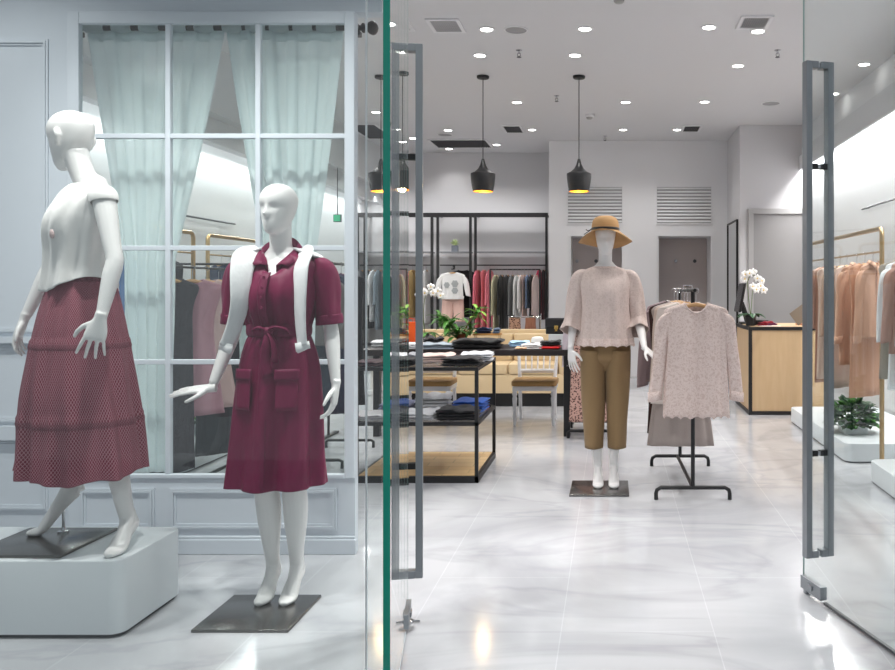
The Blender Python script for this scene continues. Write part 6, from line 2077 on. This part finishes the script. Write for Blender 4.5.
# till screen, seen from the side
t = thing('till_monitor', 'black till screen on a stand at the back corner of the counter', 'monitor', (1.56, 9.38, KZ + 0.001))
MB().rrect(-0.09, 0.09, -0.10, 0.10, 0, 0.02, 0.02, 4).build('base', BLACK, t)
MB().tube([(0.0, 0, 0.015), (-0.03, 0, 0.12), (-0.07, 0, 0.24)], [(0.03, 0.02)] * 3, 12, up=(0, 1, 0), sub=4).build('stand', BLACK, t)
m = MB().obox((-0.085, 0, 0.30), (0.014, 0, 0.002), (0, 0.19, 0), (0.03, 0, 0.165))
m.build('screen_housing', BLACK, t, smooth=False, bevel=0.006)
MB().obox((-0.1005, 0, 0.302), (0.0012, 0, 0.0002), (0, 0.175, 0), (0.0275, 0, 0.15)).build('screen', mat('dark screen', (60, 62, 66), 0.25), t, smooth=False)
MB().box(0.03, 0.085, -0.06, 0.06, 0.021, 0.11).build('card_reader', DARK, t, smooth=False, bevel=0.004)
# papers, wallet, tray
t = thing('document_tray', 'black document tray on the counter behind the orchid pot', 'tray', (1.62, 9.06, KZ + 0.001))
MB().rrect(-0.09, 0.11, -0.08, 0.08, 0, 0.055, 0.02, 4).build('tray_body', BLACK, t)
folded('dark red silk scarf folded beside the orchid pot on the counter', (1.665, 8.86, KZ), 0.16, 0.10, 0.045, (136, 30, 44), 0.1, 2, 51, 1.5)
folded('plum folded scarf on the papers beside the orchid pot', (1.735, 8.83, KZ + 0.008), 0.11, 0.07, 0.02, (92, 32, 60), -0.2, 1, 52, 1.0)
o = MB().box(-0.11, 0.11, -0.04, 0.04, 0, 0.003).build('paper_sheet', mat('white paper', (240, 240, 240), 0.7), None, smooth=False, loc=(1.70, 8.76, KZ + 0.0005))
tag(o, 'white paper sheet at the front edge of the till counter', 'paper')
t = thing('held_card', 'brown card leaning on a tan stand-in hand at the door end of the counter', 'held card', (2.10, 9.02, KZ + 0.001))
MB().box(-0.06, 0.06, -0.04, 0.04, 0, 0.02).tube([(-0.01, 0.02, 0.018), (-0.03, 0.015, 0.06), (-0.02, 0.005, 0.09)], [0.022, 0.018, 0.012], 12, sub=3).build('holder', mat('warm tan stand-in', (196, 140, 104), 0.5), t)  # tan block and tube put in place of the hand holding the card
MB().obox((-0.02, -0.028, 0.115), (0.075, 0, 0.055), (0, 0.003, 0), (-0.045, 0.02, 0.065)).build('card', mat('brown card', (98, 86, 72), 0.5), t, smooth=False)

# mirror on the side of the block
YM0, YM1, ZM0, ZM1 = 11.32, 12.24, 0.25, wz(222, 11.8)
t = thing('wall_mirror', 'tall narrow black framed mirror on the side of the grey block', 'mirror', (1.755, (YM0 + YM1) / 2, ZM0))
h = (YM1 - YM0) / 2
H = ZM1 - ZM0
MB().box(-0.03, -0.001, -h, -h + 0.02, 0, H).box(-0.03, -0.001, h - 0.02, h, 0, H).box(-0.03, -0.001, -h + 0.02, h - 0.02, 0, 0.02).box(-0.03, -0.001, -h + 0.02, h - 0.02, H - 0.02, H).build('frame', BLACK, t, smooth=False)
MB().box(-0.018, -0.002, -h + 0.02, h - 0.02, 0.02, H - 0.02).build('mirror_glass', mat('mirror silver', (235, 238, 238), 0.02, metal=1.0), t, smooth=False)
# small green lit sign over the alcove shelving
t = thing('exit_sign', 'small green lit sign seen high through the display window beside the dress mannequin head', 'sign', (wx(337.5, 11.0), 11.0, wz(222, 11.0)))
MB().box(-0.05, 0.05, -0.02, 0.02, 0, 0.10).build('housing', DARK, t, smooth=False)
MB().box(-0.045, 0.045, -0.024, -0.0205, 0.008, 0.092).build('lit_panel', emit('green sign light', (30, 130, 92), 0.6), t, smooth=False)
MB().tube([(0, 0, 0.1), (0, 0, CZ - wz(222, 11.0))], 0.006, 8).build('rod', DARK, t)

# ------------------------------------------------------------------ light
def spot(x, y, z, power, size=110, blend=0.7, r=0.05, col=(1, 0.985, 0.965), aim=None):
    l = bpy.data.lights.new('downlight beam', 'SPOT')
    l.energy = power
    l.spot_size = math.radians(size)
    l.spot_blend = blend
    l.shadow_soft_size = r
    l.color = col
    o = bpy.data.objects.new('downlight_beam', l)
    COL.objects.link(o)
    o.location = (x, y, z)
    if aim:
        o.rotation_euler = (Vector(aim) - Vector((x, y, z))).to_track_quat('-Z', 'Y').to_euler()
    return o


K = 0.66
for x, y in LPOS:
    if x > 2.3:
        continue
    spot(x, y, CZ - 0.03, (12 if x > 2.3 else 90 if y < 9.2 else 58 if y < 11 else 42 if y < 12 else 26) * K, 120)
# the same downlights go on towards the shop front, above the picture
for x, y, p in ((0.45, 3.0, 60), (0.35, 5.0, 90), (-1.3, 5.3, 90), (1.3, 5.4, 90), (-2.6, 5.6, 90), (0.2, 6.2, 60), (-3.3, 6.6, 70), (2.0, 5.0, 70), (-2.7, 7.6, 70), (-3.2, 9.0, 70)):
    spot(x, y, CZ - 0.03, p * K, 115)
spot(-0.32, 3.75, CZ - 0.03, 330, 58, 0.9, 0.05)
# display spots over the two mannequins in the window
spot(-2.15, 2.85, CZ - 0.05, 150, 90, 0.7, 0.05, aim=(-2.2, 3.4, 1.2))
spot(-1.40, 2.85, CZ - 0.05, 150, 90, 0.7, 0.05, aim=(-1.40, 3.6, 1.1))
spot(-3.1, 3.2, CZ - 0.05, 80, 120, 0.7, 0.05)


def strip(x, y0, y1, z, power, rot):
    l = bpy.data.lights.new('cove light', 'AREA')
    l.shape = 'RECTANGLE'
    l.size = 0.06
    l.size_y = y1 - y0
    l.energy = power
    l.color = (1, 0.99, 0.98)
    o = bpy.data.objects.new('cove_light', l)
    COL.objects.link(o)
    o.location = (x, (y0 + y1) / 2, z)
    o.rotation_euler = (0, rot, 0)


strip(XR - 0.075, 3.4, 11.0, 3.045, 330 * K, math.radians(12))
strip(XL + 0.15, 4.5, 13.2, 2.78, 110 * K, math.radians(-20))
# shelf strip over the alcove clothes
l = bpy.data.lights.new('alcove strip', 'AREA')
l.shape = 'RECTANGLE'
l.size, l.size_y, l.energy = 3.4, 0.05, 16 * K
o = bpy.data.objects.new('alcove_strip', l)
COL.objects.link(o)
o.location = (wx(440, AY), AY - 0.25, wz(214, AY) + 0.25)
o.rotation_euler = (math.radians(25), 0, 0)
for px in (483, 579, 381):
    l = bpy.data.lights.new('pendant bulb', 'POINT')
    l.energy, l.color, l.shadow_soft_size = 6, (1, 0.75, 0.4), 0.03
    o = bpy.data.objects.new('pendant_bulb', l)
    COL.objects.link(o)
    o.location = (wx(px, PEND_Y), PEND_Y, wz(190, PEND_Y) - 0.01)

W = bpy.data.worlds.new('mall')
SC.world = W
W.use_nodes = True
bg = W.node_tree.nodes['Background']
bg.inputs['Color'].default_value = (0.90, 0.94, 1.0, 1)
bg.inputs['Strength'].default_value = 0.46

cam = bpy.data.cameras.new('camera')
co = bpy.data.objects.new('camera', cam)
COL.objects.link(co)
co.location = (0, 0, CH)
co.rotation_euler = (PI / 2, 0, 0)
cam.sensor_width = 36
cam.lens = F * 36 / 895
cam.shift_x = -(VX - 447.5) / 895
cam.shift_y = -(335 - VY) / 895
cam.clip_start = 0.05
SC.camera = co
vs = SC.view_settings
vs.view_transform = 'Standard'
vs.look = 'None'
vs.exposure = 0.0
vs.gamma = 1.0
vs.use_curve_mapping = False
SC.cycles.max_bounces = 10
SC.cycles.diffuse_bounces = 5
SC.cycles.glossy_bounces = 5
SC.cycles.transparent_max_bounces = 24
SC.cycles.transmission_bounces = 6
SC.cycles.caustics_reflective = False
SC.cycles.caustics_refractive = False
SC.cycles.sample_clamp_indirect = 4.0
